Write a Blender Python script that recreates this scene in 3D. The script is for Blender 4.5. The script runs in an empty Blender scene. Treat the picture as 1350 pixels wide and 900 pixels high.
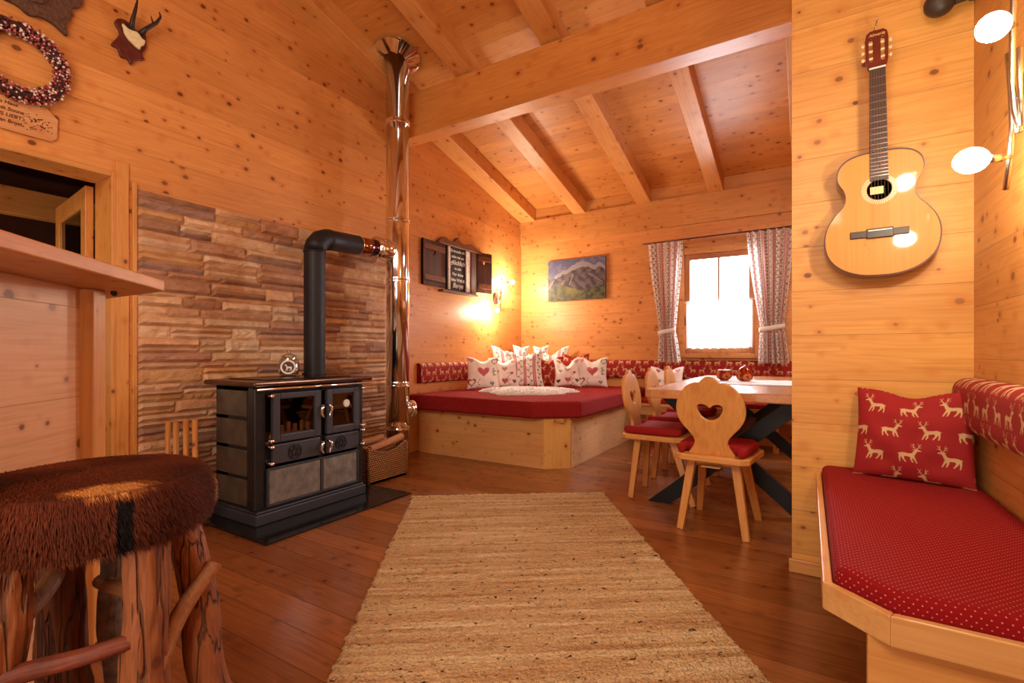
import bpy, bmesh, math, random
import numpy as np
from mathutils import Vector, Matrix, noise
random.seed(7)
PI = math.pi
scene = bpy.context.scene
COL = scene.collection

# ------------------------------------------------------------------ camera, world, lights, exposure
cam_data = bpy.data.cameras.new('camera')
cam = bpy.data.objects.new('camera', cam_data); COL.objects.link(cam)
cam.location = (0, 0, 1.0)
cam.rotation_euler = (math.radians(90), 0, math.radians(31.3))
cam_data.sensor_width = 36.0
cam_data.lens = 643 / 1350 * 36.0
cam_data.shift_y = 14 / 1350
cam_data.clip_start = 0.02
scene.camera = cam

scene.view_settings.view_transform = 'Standard'
scene.view_settings.look = 'None'
scene.view_settings.gamma = 1.0
scene.view_settings.use_curve_mapping = False
scene.view_settings.exposure = 0.0

world = bpy.data.worlds.new('world'); scene.world = world; world.use_nodes = True
world.node_tree.nodes['Background'].inputs[0].default_value = (0.93, 0.96, 1.0, 1)
world.node_tree.nodes['Background'].inputs[1].default_value = 6.0

def area(name, loc, target, size, size_y, power, color):
    l = bpy.data.lights.new(name, 'AREA'); l.shape = 'RECTANGLE'
    l.size = size; l.size_y = size_y; l.energy = power; l.color = color
    o = bpy.data.objects.new(name, l); COL.objects.link(o); o.location = loc
    o.rotation_euler = (Vector(target) - Vector(loc)).to_track_quat('-Z', 'Y').to_euler()
    return o
area('window_daylight', (-0.86, 6.25, 1.7), (-0.9, 3.0, 0.9), 1.1, 1.3, 190, (0.90, 0.94, 1.0))
area('room_fill', (-0.5, -0.9, 2.7), (-1.3, 3.2, 0.6), 1.5, 0.9, 50, (1.0, 0.86, 0.70))  # added fill light behind the camera, standing in for unseen lamps
area('kitchen_fill', (-2.4, -0.5, 2.5), (-2.9, 1.8, 1.2), 0.8, 0.8, 9, (1.0, 0.82, 0.62))  # invented weak fill on the kitchen side, out of frame
area('dining_fill', (0.75, 4.4, 2.5), (0.1, 4.2, 0.0), 0.7, 0.7, 28, (1.0, 0.90, 0.78))  # extra light added to brighten the curtains and table, no real fitting
area('side_room_fill', (-4.3, 0.2, 1.0), (-4.3, 1.4, 2.4), 0.3, 0.3, 9, (1.0, 0.7, 0.45))  # faint fill added behind the doorway to lift the dark room
area('low_fill', (-1.0, -0.9, 0.9), (-2.0, 3.6, 2.9), 1.4, 0.9, 32, (1.0, 0.86, 0.70))  # low fill aimed upwards, added behind the camera without a real source

# ------------------------------------------------------------------ helpers
def lin(c):
    return tuple((x / 12.92 if x <= .04045 else ((x + .055) / 1.055) ** 2.4) for x in c)
def hx(s):
    return lin(tuple(int(s[i:i + 2], 16) / 255 for i in (0, 2, 4)))

class MB:
    """collects faces for one mesh"""
    def __init__(self): self.v = []; self.f = []
    def add(self, vs, fs, M=None):
        b = len(self.v)
        self.v += [tuple(M @ Vector(v)) if M is not None else tuple(v) for v in vs]
        self.f += [tuple(b + i for i in f) for f in fs]
        return self
    def box(self, x0, x1, y0, y1, z0, z1, M=None):
        vs = [(x, y, z) for x in (x0, x1) for y in (y0, y1) for z in (z0, z1)]
        fs = [(0, 1, 3, 2), (4, 6, 7, 5), (0, 4, 5, 1), (2, 3, 7, 6), (0, 2, 6, 4), (1, 5, 7, 3)]
        return self.add(vs, fs, M)
    def prism(self, poly, z0, z1, M=None):
        """poly: list of (x, y) extruded z0..z1"""
        n = len(poly)
        vs = [(x, y, z0) for x, y in poly] + [(x, y, z1) for x, y in poly]
        a = sum(poly[i][0] * poly[(i + 1) % n][1] - poly[(i + 1) % n][0] * poly[i][1] for i in range(n))
        fs = [(i, (i + 1) % n, n + (i + 1) % n, n + i) for i in range(n)]
        fs += [tuple(range(n - 1, -1, -1)), tuple(range(n, 2 * n))]
        if a < 0: fs = [tuple(reversed(f)) for f in fs]
        return self.add(vs, fs, M)
    def tube(self, pts, r, n=12, cap=True, wob=0.0, seed=0, M=None, square=False):
        pts = [Vector(p) for p in pts]
        rs = r if isinstance(r, (list, tuple)) else [r] * len(pts)
        vs = []; fs = []
        up = None
        for i, p in enumerate(pts):
            t = (pts[min(i + 1, len(pts) - 1)] - pts[max(i - 1, 0)]).normalized()
            if up is None:
                up = Vector((0, 0, 1)) if abs(t.z) < .9 else Vector((0, 1, 0))
            a = t.cross(up).normalized(); b = a.cross(t).normalized(); up = b
            for k in range(n):
                an = 2 * PI * (k + (.5 if square else 0)) / n
                d = a * math.cos(an) + b * math.sin(an)
                rr = rs[i]
                if wob:
                    rr *= 1 + wob * noise.noise(Vector((math.cos(an) * 1.6 + seed, math.sin(an) * 1.6, i * .22 + seed))) \
                            + wob * .55 * noise.noise(Vector((math.cos(an) * 5 + seed, math.sin(an) * 5, i * .16)))
                vs.append(p + d * rr)
        for i in range(len(pts) - 1):
            for k in range(n):
                fs.append((i * n + k, i * n + (k + 1) % n, (i + 1) * n + (k + 1) % n, (i + 1) * n + k))
        if cap:
            fs.append(tuple(range(n - 1, -1, -1))); fs.append(tuple((len(pts) - 1) * n + k for k in range(n)))
        return self.add(vs, fs, M)
    def lathe(self, prof, n=24, M=None):
        """prof: list of (r, z)"""
        vs = [(r * math.cos(2 * PI * k / n), r * math.sin(2 * PI * k / n), z) for r, z in prof for k in range(n)]
        fs = [(i * n + k, i * n + (k + 1) % n, (i + 1) * n + (k + 1) % n, (i + 1) * n + k)
              for i in range(len(prof) - 1) for k in range(n)]
        fs.append(tuple(range(n - 1, -1, -1))); fs.append(tuple((len(prof) - 1) * n + k for k in range(n)))
        return self.add(vs, fs, M)
    def ball(self, c, rx, ry=None, rz=None, n=14, m=10, M=None):
        ry = rx if ry is None else ry; rz = rx if rz is None else rz
        vs = []; fs = []
        for i in range(1, m):
            ph = PI * i / m
            for k in range(n):
                th = 2 * PI * k / n
                vs.append((c[0] + rx * math.sin(ph) * math.cos(th), c[1] + ry * math.sin(ph) * math.sin(th), c[2] - rz * math.cos(ph)))
        for i in range(m - 2):
            for k in range(n):
                fs.append((i * n + k, i * n + (k + 1) % n, (i + 1) * n + (k + 1) % n, (i + 1) * n + k))
        b = len(vs); vs += [(c[0], c[1], c[2] - rz), (c[0], c[1], c[2] + rz)]
        for k in range(n):
            fs.append((b, (k + 1) % n, k)); fs.append((b + 1, (m - 2) * n + k, (m - 2) * n + (k + 1) % n))
        return self.add(vs, fs, M)
    def build(self, name, mat, parent=None, loc=None, rot=None, bev=0, seg=2, smooth=False, sub=0, solid=0):
        me = bpy.data.meshes.new(name); me.from_pydata(self.v, [], self.f); me.update()
        if smooth: me.polygons.foreach_set('use_smooth', [True] * len(me.polygons))
        me.materials.append(mat)
        o = bpy.data.objects.new(name, me); COL.objects.link(o)
        if parent is not None: o.parent = parent
        if loc is not None: o.location = loc
        if rot is not None: o.rotation_euler = rot
        if solid:
            m = o.modifiers.new('s', 'SOLIDIFY'); m.thickness = solid; m.offset = 0
        if bev:
            m = o.modifiers.new('b', 'BEVEL'); m.width = bev; m.segments = seg; m.limit_method = 'ANGLE'; m.angle_limit = math.radians(35)
        if sub:
            m = o.modifiers.new('sub', 'SUBSURF'); m.levels = sub; m.render_levels = sub
        return o

def box(*a, M=None): return MB().box(*a, M=M)
def tag(o, label, cat, group=None, kind=None):
    if label: o['label'] = label
    if cat: o['category'] = cat
    if group: o['group'] = group
    if kind: o['kind'] = kind
    return o
def struct(o): o['kind'] = 'structure'; return o
def thing(name, label, cat, loc=(0, 0, 0), rz=0, group=None, rot=None):
    o = bpy.data.objects.new(name, None); COL.objects.link(o); o.empty_display_size = .1
    o.location = loc; o.rotation_euler = rot if rot is not None else (0, 0, rz)
    return tag(o, label, cat, group)
def dup(root, loc, rz, label=None, group=None):
    def cp(o, par):
        c = o.copy(); COL.objects.link(c); c.parent = par
        for ch in kids.get(o.name, []): cp(ch, c)
        return c
    kids = {}
    for o in list(COL.objects):
        if o.parent: kids.setdefault(o.parent.name, []).append(o)
    r = cp(root, None)
    r.location = loc; r.rotation_euler = (root.rotation_euler[0], root.rotation_euler[1], rz)
    if label: r['label'] = label
    if group: r['group'] = group
    return r
def shape2d(name, outlines, depth, mat, parent=None, bevel=0.0, loc=(0, 0, 0), rot=None, M=None):
    """outlines: closed 2D loops in local XZ (holes cut), extruded along local Y by depth, centred"""
    cu = bpy.data.curves.new(name, 'CURVE'); cu.dimensions = '2D'; cu.fill_mode = 'BOTH'
    cu.extrude = max(depth / 2 - bevel, 0.0002); cu.bevel_depth = bevel; cu.bevel_resolution = 1
    if bevel: cu.offset = -bevel
    for pts in outlines:
        sp = cu.splines.new('POLY'); sp.points.add(len(pts) - 1); sp.use_cyclic_u = True
        for i, p in enumerate(pts): sp.points[i].co = (p[0], p[1], 0, 1)
    tmp = bpy.data.objects.new('tmp', cu)
    me = bpy.data.meshes.new_from_object(tmp)
    bpy.data.objects.remove(tmp); bpy.data.curves.remove(cu)
    me.transform(Matrix.Rotation(PI / 2, 4, 'X'))
    if M is not None: me.transform(M)
    me.materials.clear(); me.materials.append(mat); me.name = name
    o = bpy.data.objects.new(name, me); COL.objects.link(o)
    if parent is not None: o.parent = parent
    o.location = loc
    if rot is not None: o.rotation_euler = rot
    return o
def text(name, s, size, mat, parent, M, depth=.001, shear=0.0, align='CENTER'):
    cu = bpy.data.curves.new(name, 'FONT'); cu.body = s; cu.size = size; cu.extrude = depth / 2; cu.shear = shear
    cu.align_x = align; cu.align_y = 'CENTER'; cu.offset = size * .012
    tmp = bpy.data.objects.new('tmp', cu)
    me = bpy.data.meshes.new_from_object(tmp)
    bpy.data.objects.remove(tmp); bpy.data.curves.remove(cu)
    me.transform(M); me.materials.clear(); me.materials.append(mat)
    o = bpy.data.objects.new(name, me); COL.objects.link(o); o.parent = parent
    return o
def heart(w, h, cx=0, cz=0, n=28):
    pts = []
    for i in range(n):
        t = 2 * PI * i / n
        x = 16 * math.sin(t) ** 3
        y = 13 * math.cos(t) - 5 * math.cos(2 * t) - 2 * math.cos(3 * t) - math.cos(4 * t)
        pts.append((cx + x / 32 * w, cz + (y + 2.5) / 29 * h))
    return pts
def smooth_closed(pts, n=6):
    out = []; N = len(pts)
    for i in range(N):
        p0, p1, p2, p3 = pts[i - 1], pts[i], pts[(i + 1) % N], pts[(i + 2) % N]
        for k in range(n):
            t = k / n
            out.append(tuple(.5 * ((2 * p1[j]) + (-p0[j] + p2[j]) * t + (2 * p0[j] - 5 * p1[j] + 4 * p2[j] - p3[j]) * t * t
                       + (-p0[j] + 3 * p1[j] - 3 * p2[j] + p3[j]) * t ** 3) for j in (0, 1)))
    return out

# ---- materials
class NT:
    def __init__(self, name):
        self.m = bpy.data.materials.new(name); self.m.use_nodes = True
        self.t = self.m.node_tree; self.b = self.t.nodes['Principled BSDF']
    def n(self, typ, **kw):
        nd = self.t.nodes.new(typ)
        for k, v in kw.items(): setattr(nd, k, v)
        return nd
    def l(self, a, b): self.t.links.new(a, b)
    def val(self, sock, v):
        if hasattr(v, 'is_linked') or isinstance(v, bpy.types.NodeSocket): self.l(v, sock)
        else: sock.default_value = v
    def math(self, op, a, b=0.0, c=None):
        nd = self.n('ShaderNodeMath', operation=op)
        self.val(nd.inputs[0], a); self.val(nd.inputs[1], b)
        if c is not None: self.val(nd.inputs[2], c)
        return nd.outputs[0]
    def mix(self, f, a, b, mode='MIX'):
        nd = self.n('ShaderNodeMix', data_type='RGBA', blend_type=mode)
        self.val(nd.inputs[0], f)
        for s, v in ((nd.inputs[6], a), (nd.inputs[7], b)):
            if isinstance(v, tuple): s.default_value = (*v[:3], 1)
            else: self.l(v, s)
        return nd.outputs[2]
    def comb(self, x, y, z):
        nd = self.n('ShaderNodeCombineXYZ')
        for s, v in zip(nd.inputs, (x, y, z)): self.val(s, v)
        return nd.outputs[0]
    def noise(self, vec, scale=5, detail=2, rough=.5, dist=0):
        nd = self.n('ShaderNodeTexNoise'); self.l(vec, nd.inputs['Vector'])
        nd.inputs['Scale'].default_value = scale; nd.inputs['Detail'].default_value = detail
        nd.inputs['Roughness'].default_value = rough; nd.inputs['Distortion'].default_value = dist
        return nd.outputs['Fac']
    def ramp(self, f, stops):
        nd = self.n('ShaderNodeValToRGB'); self.l(f, nd.inputs[0])
        e = nd.color_ramp.elements
        while len(e) < len(stops): e.new(.5)
        for i, (p, c) in enumerate(stops):
            e[i].position = p
            e[i].color = (*c[:3], 1) if isinstance(c, tuple) else (c, c, c, 1)
        return nd.outputs[0]
    def smooth(self, f, lo, hi):
        nd = self.n('ShaderNodeMapRange', interpolation_type='SMOOTHSTEP'); self.l(f, nd.inputs[0])
        nd.inputs[1].default_value = lo; nd.inputs[2].default_value = hi
        return nd.outputs[0]
    def bump(self, h, strength=.3, dist=.01):
        nd = self.n('ShaderNodeBump'); self.l(h, nd.inputs['Height'])
        nd.inputs['Strength'].default_value = strength; nd.inputs['Distance'].default_value = dist
        self.l(nd.outputs[0], self.b.inputs['Normal'])
    def obj(self):
        return self.n('ShaderNodeTexCoord').outputs['Object']
    def sep(self, v):
        nd = self.n('ShaderNodeSeparateXYZ'); self.l(v, nd.inputs[0]); return list(nd.outputs)

def plain(name, col, rough=.5, metal=0, coat=0, spec=.5, nscale=0, namt=.1, bump=0):
    t = NT(name)
    t.b.inputs['Roughness'].default_value = rough; t.b.inputs['Metallic'].default_value = metal
    t.b.inputs['Coat Weight'].default_value = coat; t.b.inputs['Specular IOR Level'].default_value = spec
    c = t.obj()
    f = t.noise(c, nscale or 12, 4)
    dark = tuple(x * (1 - namt) for x in col); light = tuple(min(1, x * (1 + namt)) for x in col)
    t.l(t.ramp(f, [(.3, dark), (.7, light)]), t.b.inputs['Base Color'])
    if bump: t.bump(f, bump, .003)
    return t.m

def wood(name, base, dark, axis='X', stack=None, width=.2, off=0.0, groove=.0018, rough=.42, knots=1.0, vary=.07, gs=1.0, crack=0, knotcol=(.10, .022, .005), coat=0.0, kscale=12.5):
    t = NT(name)
    c = t.obj(); x, y, z = t.sep(c)
    ax = {'X': x, 'Y': y, 'Z': z}
    A = ax[axis]; others = [k for k in 'XYZ' if k != axis]
    rnd = 0.0
    if stack:
        S = ax[stack]; T = ax[[k for k in others if k != stack][0]]
        s = t.math('DIVIDE', t.math('ADD', S, 50 * width + off), width)
        idx = t.math('FLOOR', s); fr = t.math('SUBTRACT', s, idx)
        wn = t.n('ShaderNodeTexWhiteNoise', noise_dimensions='1D'); t.l(idx, wn.inputs['W'])
        rnd = wn.outputs['Value']
        edge = t.math('MULTIPLY', t.math('MINIMUM', fr, t.math('SUBTRACT', 1.0, fr)), width)
        gm = t.smooth(edge, groove * .25, groove)
        shift = t.math('MULTIPLY', rnd, 31.0)
    else:
        S = ax[others[0]]; T = ax[others[1]]; shift = 0.0; gm = None
    A2 = t.math('ADD', A, shift)
    # growth grain: long stretched noise turned into rings
    v1 = t.comb(t.math('MULTIPLY', A2, .55 * gs), t.math('MULTIPLY', S, 6.5 * gs), t.math('MULTIPLY', T, 6.5 * gs))
    n1 = t.noise(v1, 1.6, 3, .5, .3)
    rings = t.math('FRACT', t.math('MULTIPLY', n1, 11.0))
    rings = t.math('ABSOLUTE', t.math('SUBTRACT', t.math('MULTIPLY', rings, 2.0), 1.0))
    v2 = t.comb(t.math('MULTIPLY', A2, 2.5), t.math('MULTIPLY', S, 90.0), t.math('MULTIPLY', T, 90.0))
    fib = t.noise(v2, 1.0, 2, .6)
    n3 = t.noise(t.comb(t.math('MULTIPLY', A2, .8), t.math('MULTIPLY', S, 2.5), t.math('MULTIPLY', T, 2.5)), 1.3, 2)
    mid = tuple(b * .6 + d * .4 for b, d in zip(base, dark))
    col = t.mix(t.math('MULTIPLY', rings, .55), base, mid)
    col = t.mix(t.math('MULTIPLY', t.smooth(fib, .45, .75), .45), col, dark)
    col = t.mix(t.smooth(n3, .35, .75), col, t.mix(1.0, col, (.86, .80, .74), 'MULTIPLY'))
    if stack and vary:
        v = t.math('ADD', 1.0 - vary, t.math('MULTIPLY', rnd, vary * 1.6))
        cc = t.comb(v, t.math('POWER', v, 1.25), t.math('POWER', v, 1.6))
        col = t.mix(1.0, col, cc, 'MULTIPLY')
    if knots:
        kv = t.comb(t.math('MULTIPLY', A2, .78), S, t.math('ADD', T, t.math('MULTIPLY', shift, .37)))
        vo = t.n('ShaderNodeTexVoronoi'); t.l(kv, vo.inputs['Vector']); vo.inputs['Scale'].default_value = kscale
        wob = t.noise(kv, 40, 2)
        d = t.math('ADD', vo.outputs['Distance'], t.math('MULTIPLY', t.math('SUBTRACT', wob, .5), .05))
        sc_ = t.sep(vo.outputs['Color'])
        d0 = d; d = t.math('DIVIDE', d, t.math('ADD', .6, t.math('MULTIPLY', sc_[0], .95)))
        halo = t.math('MULTIPLY', t.math('SUBTRACT', 1.0, t.smooth(d, .1, .36)), .35)
        col = t.mix(halo, col, (dark[0] * .95, dark[1] * .62, dark[2] * .45))
        k = t.math('MULTIPLY', t.math('SUBTRACT', 1.0, t.smooth(d, .085 * knots, .15 * knots)), t.math('ADD', .45, t.math('MULTIPLY', sc_[1], .5)))
        col = t.mix(k, col, knotcol)
    if crack:
        vc = t.comb(t.math('MULTIPLY', A2, 2.0), t.math('MULTIPLY', S, 30.0), t.math('MULTIPLY', T, 30.0))
        nc = t.math('ABSOLUTE', t.math('SUBTRACT', t.noise(vc, 1.0, 2, .45, .1), .5))
        ck_ = t.math('SUBTRACT', 1.0, t.smooth(nc, .004, .03))
        col = t.mix(t.math('MULTIPLY', ck_, crack), col, tuple(q * .35 for q in dark))
        fib = t.math('SUBTRACT', t.math('MULTIPLY', fib, .4), t.math('MULTIPLY', ck_, 1.5))
    if gm is not None:
        col = t.mix(t.math('MULTIPLY', t.math('SUBTRACT', 1.0, gm), .55), col, tuple(d * .4 for d in dark))
        h = t.math('ADD', t.math('MULTIPLY', gm, 1.0), t.math('MULTIPLY', fib, .06))
        t.bump(h, .4, .003)
    else:
        t.bump(fib, .12 if not crack else .9, .002 if not crack else .006)
    t.l(col, t.b.inputs['Base Color'])
    t.b.inputs['Roughness'].default_value = rough
    t.b.inputs['Coat Weight'].default_value = coat
    t.b.inputs['Coat Roughness'].default_value = .25
    return t.m

SPR = hx('E29D58'); SPRD = hx('BE702E')           # oiled spruce
WL = wood('spruce_planks_along_y', SPR, SPRD, 'Y', 'Z', .2, .02)
WB = wood('spruce_planks_along_x', SPR, SPRD, 'X', 'Z', .2, .12)
WG = wood('spruce_planks_partition', hx('E6AA58'), hx('C67E2E'), 'X', 'Z', .198, .112, knots=.9)
WR = wood('spruce_planks_right', hx('E0A056'), hx('BA722A'), 'Y', 'Z', .2, .026)
WC = wood('ceiling_boards', hx('E09E54'), hx('BC722C'), 'X', 'Y', .125, .0, vary=.09, groove=.0014)
WBEAM_X = wood('beam_spruce_x', hx('DC944A'), hx('B86A28'), 'X', None, knots=.8, kscale=8)
WBEAM_Y = wood('rafter_spruce_y', hx('E2A45E'), hx('C07A38'), 'Y', None, knots=.8, kscale=9)
WZ = wood('trim_spruce_z', hx('DB984F'), hx('B8702C'), 'Z', None, knots=.8)
WX = wood('trim_spruce_x', hx('DB9C58'), hx('B8742F'), 'X', None, knots=.8)
WY = wood('trim_spruce_y', hx('DB9C58'), hx('B8742F'), 'Y', None, knots=.8)
WPANEL = wood('counter_panel_spruce', hx('E4B082'), hx('C58A56'), 'X', 'Z', .3, .05, vary=.1, knots=1.2)
WTOP = wood('counter_top_larch', hx('CF8A4C'), hx('A5602C'), 'X', None, knots=.7, gs=1.6)
WPALE = wood('daybed_spruce_x', hx('E3B070'), hx('C88A48'), 'X', 'Z', .4, .1, vary=.05, knots=.9)
WPALEY = wood('daybed_spruce_y', hx('E3B888'), hx('C8935C'), 'Y', 'Z', .4, .1, vary=.05, knots=.7)
WCH = wood('chair_maple', hx('DE9F58'), hx('C07C38'), 'Z', None, knots=.35, gs=1.3, rough=.35)
WCHX = wood('chair_maple_seat', hx('DE9F58'), hx('C07C38'), 'X', None, knots=.3, gs=1.3, rough=.35)
WTAB = wood('table_maple', hx('D79A62'), hx('B0713C'), 'Y', 'X', .19, .03, groove=.0012, vary=.08, knots=.5, rough=.22, coat=.25)
WBN = wood('bench_edge_maple', hx('E0AC6C'), hx('C58A48'), 'X', None, knots=.3, rough=.3)
WLOGM = wood('bark_stripped_log', hx('9A5A30'), hx('4A2210'), 'Z', None, gs=2.5, knots=.8, rough=.65, crack=.6)
WSTR = wood('peeled_branch', hx('A06A40'), hx('5A3018'), 'X', None, gs=2.0, knots=.8, rough=.6)
WLOGD = wood('dark_log', hx('74401F'), hx('3A1A0B'), 'Z', None, gs=2.5, knots=.8, rough=.7, crack=.6)
WDARK = wood('dark_brown_barn_wood', hx('5A2E1A'), hx('2C140B'), 'Z', 'Y', .055, .01, knots=.5, vary=.3, rough=.6)
WDARKH = wood('dark_brown_wood_rail', hx('7A4424'), hx('3C1D0E'), 'Y', None, knots=.4, rough=.6)
WFIRE = wood('split_firewood', hx('C08654'), hx('7A4826'), 'Y', None, gs=2, knots=.6, rough=.7)
FLOORM = wood('floor_planks', hx('9C6030'), hx('62341A'), 'X', 'Y', .138, .0, groove=.003, rough=.27, knots=.6, vary=.2, gs=1.2, knotcol=(.02, .006, .003), coat=.12)

def stone_mat():
    t = NT('stacked_stone')
    a = t.n('ShaderNodeAttribute', attribute_name='Col')
    c = t.obj()
    n1 = t.noise(c, 9, 5, .6, .4); n2 = t.noise(c, 45, 4, .6)
    col = t.mix(t.smooth(n1, .35, .7), a.outputs['Color'], t.mix(1.0, a.outputs['Color'], (.78, .66, .56), 'MULTIPLY'))
    col = t.mix(t.math('MULTIPLY', n2, .3), col, (.12, .06, .035))
    t.l(col, t.b.inputs['Base Color']); t.b.inputs['Roughness'].default_value = .82
    t.bump(t.math('ADD', n1, t.math('MULTIPLY', n2, .6)), .8, .012)
    return t.m
STONE = stone_mat()
def attr_mat(name, rough=.85, sheen=0, bump=.15, bscale=300, coat=0, translucent=0):
    t = NT(name)
    a = t.n('ShaderNodeAttribute', attribute_name='Col')
    t.l(a.outputs['Color'], t.b.inputs['Base Color'])
    t.b.inputs['Roughness'].default_value = rough; t.b.inputs['Sheen Weight'].default_value = sheen
    t.b.inputs['Coat Weight'].default_value = coat
    if bump: t.bump(t.noise(t.obj(), bscale, 2), bump, .002)
    if translucent:
        tr = t.n('ShaderNodeBsdfTranslucent'); t.l(a.outputs['Color'], tr.inputs[0])
        mx = t.n('ShaderNodeMixShader'); mx.inputs[0].default_value = translucent
        out = t.t.nodes['Material Output']
        t.l(t.b.outputs[0], mx.inputs[1]); t.l(tr.outputs[0], mx.inputs[2]); t.l(mx.outputs[0], out.inputs[0])
    return t.m
FABRIC = attr_mat('printed_fabric'); CURT = attr_mat('curtain_print', translucent=.4)
PICT = attr_mat('canvas_print', rough=.55, sheen=0, bump=.1)
FUR = attr_mat('cowhide_fur', rough=.7, sheen=0, bump=0); FUR.node_tree.nodes['Principled BSDF'].inputs['Specular IOR Level'].default_value = .15

def red_dots(name, plane='XY', pitch=.0145, col=None):
    t = NT(name)
    x, y, z = t.sep(t.obj())
    d = {'X': x, 'Y': y, 'Z': z}
    masks = []
    def dots(a, b):
        fa = t.math('DIVIDE', a, pitch); fb = t.math('DIVIDE', b, pitch * .62)
        row = t.math('FLOOR', fb)
        sh = t.math('MULTIPLY', t.math('MODULO', t.math('ADD', row, 2000.0), 2.0), .5)
        u = t.math('SUBTRACT', t.math('FRACT', t.math('ADD', fa, sh)), .5)
        v = t.math('MULTIPLY', t.math('SUBTRACT', t.math('FRACT', fb), .5), .62)
        r = t.math('SQRT', t.math('ADD', t.math('MULTIPLY', u, u), t.math('MULTIPLY', v, v)))
        return t.math('SUBTRACT', 1.0, t.smooth(r, .07, .12))
    g = t.n('ShaderNodeNewGeometry'); 
    tc = t.n('ShaderNodeTexCoord'); nx, ny, nz = t.sep(tc.outputs['Normal'])
    top = t.math('GREATER_THAN', t.math('ABSOLUTE', nz), .6)
    side = t.math('GREATER_THAN', t.math('ABSOLUTE', nx), .7)
    mtop = dots(x, y); mx_ = dots(y, z); my_ = dots(x, z)
    ms = t.math('ADD', t.math('MULTIPLY', side, mx_), t.math('MULTIPLY', t.math('SUBTRACT', 1.0, side), my_))
    m = t.math('ADD', t.math('MULTIPLY', top, mtop), t.math('MULTIPLY', t.math('SUBTRACT', 1.0, top), ms))
    n = t.noise(t.obj(), 60, 3)
    base = t.mix(n, col or hx('8E1216'), tuple(c * .8 for c in (col or hx('8E1216'))))
    t.l(t.mix(t.math('MULTIPLY', m, .75), base, hx('D8907C')), t.b.inputs['Base Color'])
    t.b.inputs['Roughness'].default_value = .9; t.b.inputs['Specular IOR Level'].default_value = .12
    t.bump(t.noise(t.obj(), 250, 2), .2, .002)
    return t.m
REDDOT = red_dots('red_dotted_upholstery')
REDC = red_dots('red_cushion_cloth', pitch=.011, col=hx('9C1418'))

BLACK = plain('stove_black_enamel', hx('2C2D31'), .38, .4, namt=.1)
IRON = plain('cast_iron_grey', hx('4A4C55'), .45, .4, nscale=60)
PIPEB = plain('flue_black_steel', hx('2B2A2E'), .5, .5, nscale=30)
STEELT = NT('polished_stainless')
STEELT.b.inputs['Base Color'].default_value = (.86, .86, .88, 1); STEELT.b.inputs['Metallic'].default_value = 1
STEELT.b.inputs['Roughness'].default_value = .1
_n = STEELT.noise(STEELT.obj(), 6, 2); STEELT.bump(_n, .02, .01)
STEEL = STEELT.m
TEMPER = NT('heat_tinted_steel')
_x, _y, _z = TEMPER.sep(TEMPER.obj())
TEMPER.l(TEMPER.ramp(TEMPER.math('FRACT', TEMPER.math('MULTIPLY', _y, 4.2)), [(0, hx('A0705A')), (.35, hx('5A3A80')), (.6, hx('8A3A2A')), (1, hx('C08A60'))]), TEMPER.b.inputs['Base Color'])
TEMPER.b.inputs['Metallic'].default_value = 1; TEMPER.b.inputs['Roughness'].default_value = .14
TEMPER = TEMPER.m
CHROME = plain('chrome', (.85, .82, .8), .12, 1, namt=.02)
RODS = plain('brushed_nickel_rod', (.62, .56, .5), .25, 1, namt=.05)
HEARTH = plain('black_glass_plate', (.012, .012, .014), .08, 0, namt=.05, spec=.6)
SOAP = plain('soapstone_tile', hx('7A756E'), .6, 0, nscale=18, namt=.35, bump=.2)
SOAPD = plain('soapstone_tile_dark', hx('4E4236'), .6, 0, nscale=12, namt=.35, bump=.2)
TOPM = plain('steel_hotplate', hx('6A5248'), .22, .9, nscale=8, namt=.2)
DARKM = plain('dark_interior', (.02, .012, .01), .7)
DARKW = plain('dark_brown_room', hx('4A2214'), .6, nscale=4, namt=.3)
ASHM = plain('fire_brick', hx('B08468'), .8, nscale=20, namt=.3)
TABLEG = plain('anthracite_steel_leg', hx('222428'), .45, .6)
def glass(name, tint=(1, 1, 1), rough=.02, ior=1.45, fac=.12):
    t = NT(name)
    tr = t.n('ShaderNodeBsdfTransparent'); tr.inputs[0].default_value = (*tint, 1)
    gl = t.n('ShaderNodeBsdfGlossy'); gl.inputs['Roughness'].default_value = rough
    lw = t.n('ShaderNodeLayerWeight'); lw.inputs[0].default_value = .35
    f = t.math('ADD', fac * .4, t.math('MULTIPLY', lw.outputs['Facing'], fac * 2))
    mx = t.n('ShaderNodeMixShader'); t.l(f, mx.inputs[0])
    t.l(tr.outputs[0], mx.inputs[1]); t.l(gl.outputs[0], mx.inputs[2])
    t.l(mx.outputs[0], t.t.nodes['Material Output'].inputs[0])
    return t.m
GLASS = glass('window_glass'); STOVEGL = glass('stove_glass', (.75, .70, .64), fac=.1); OVENGL = glass('oven_glass', (.12, .12, .14), fac=.22)
REDGL = NT('red_candle_glass'); REDGL.b.inputs['Base Color'].default_value = (*hx('B83A1C'), 1); REDGL.b.inputs['Roughness'].default_value = .08
REDGL.b.inputs['Transmission Weight'].default_value = .15
REDGL.l(REDGL.mix(REDGL.smooth(REDGL.noise(REDGL.obj(), 40, 2), .45, .6), hx('8E1C0E'), hx('C86A34')), REDGL.b.inputs['Base Color']); REDGL = REDGL.m
def emis(name, col, s):
    t = NT(name); t.b.inputs['Emission Color'].default_value = (*col, 1); t.b.inputs['Emission Strength'].default_value = s
    t.b.inputs['Base Color'].default_value = (*col, 1); return t.m
BULB = emis('lit_frosted_bulb', (1.0, .88, .68), 1250)
BULBR = emis('lit_frosted_shade', (1.0, .86, .62), 165)
WHITE = plain('white_lacquer', (.8, .78, .74), .5)
CHALK = plain('chalk_white', (.85, .83, .8), .9)
SLATE = plain('slate_black', hx('2A2220'), .8)
INK = plain('brown_ink', hx('5C2E18'), .8)
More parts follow.
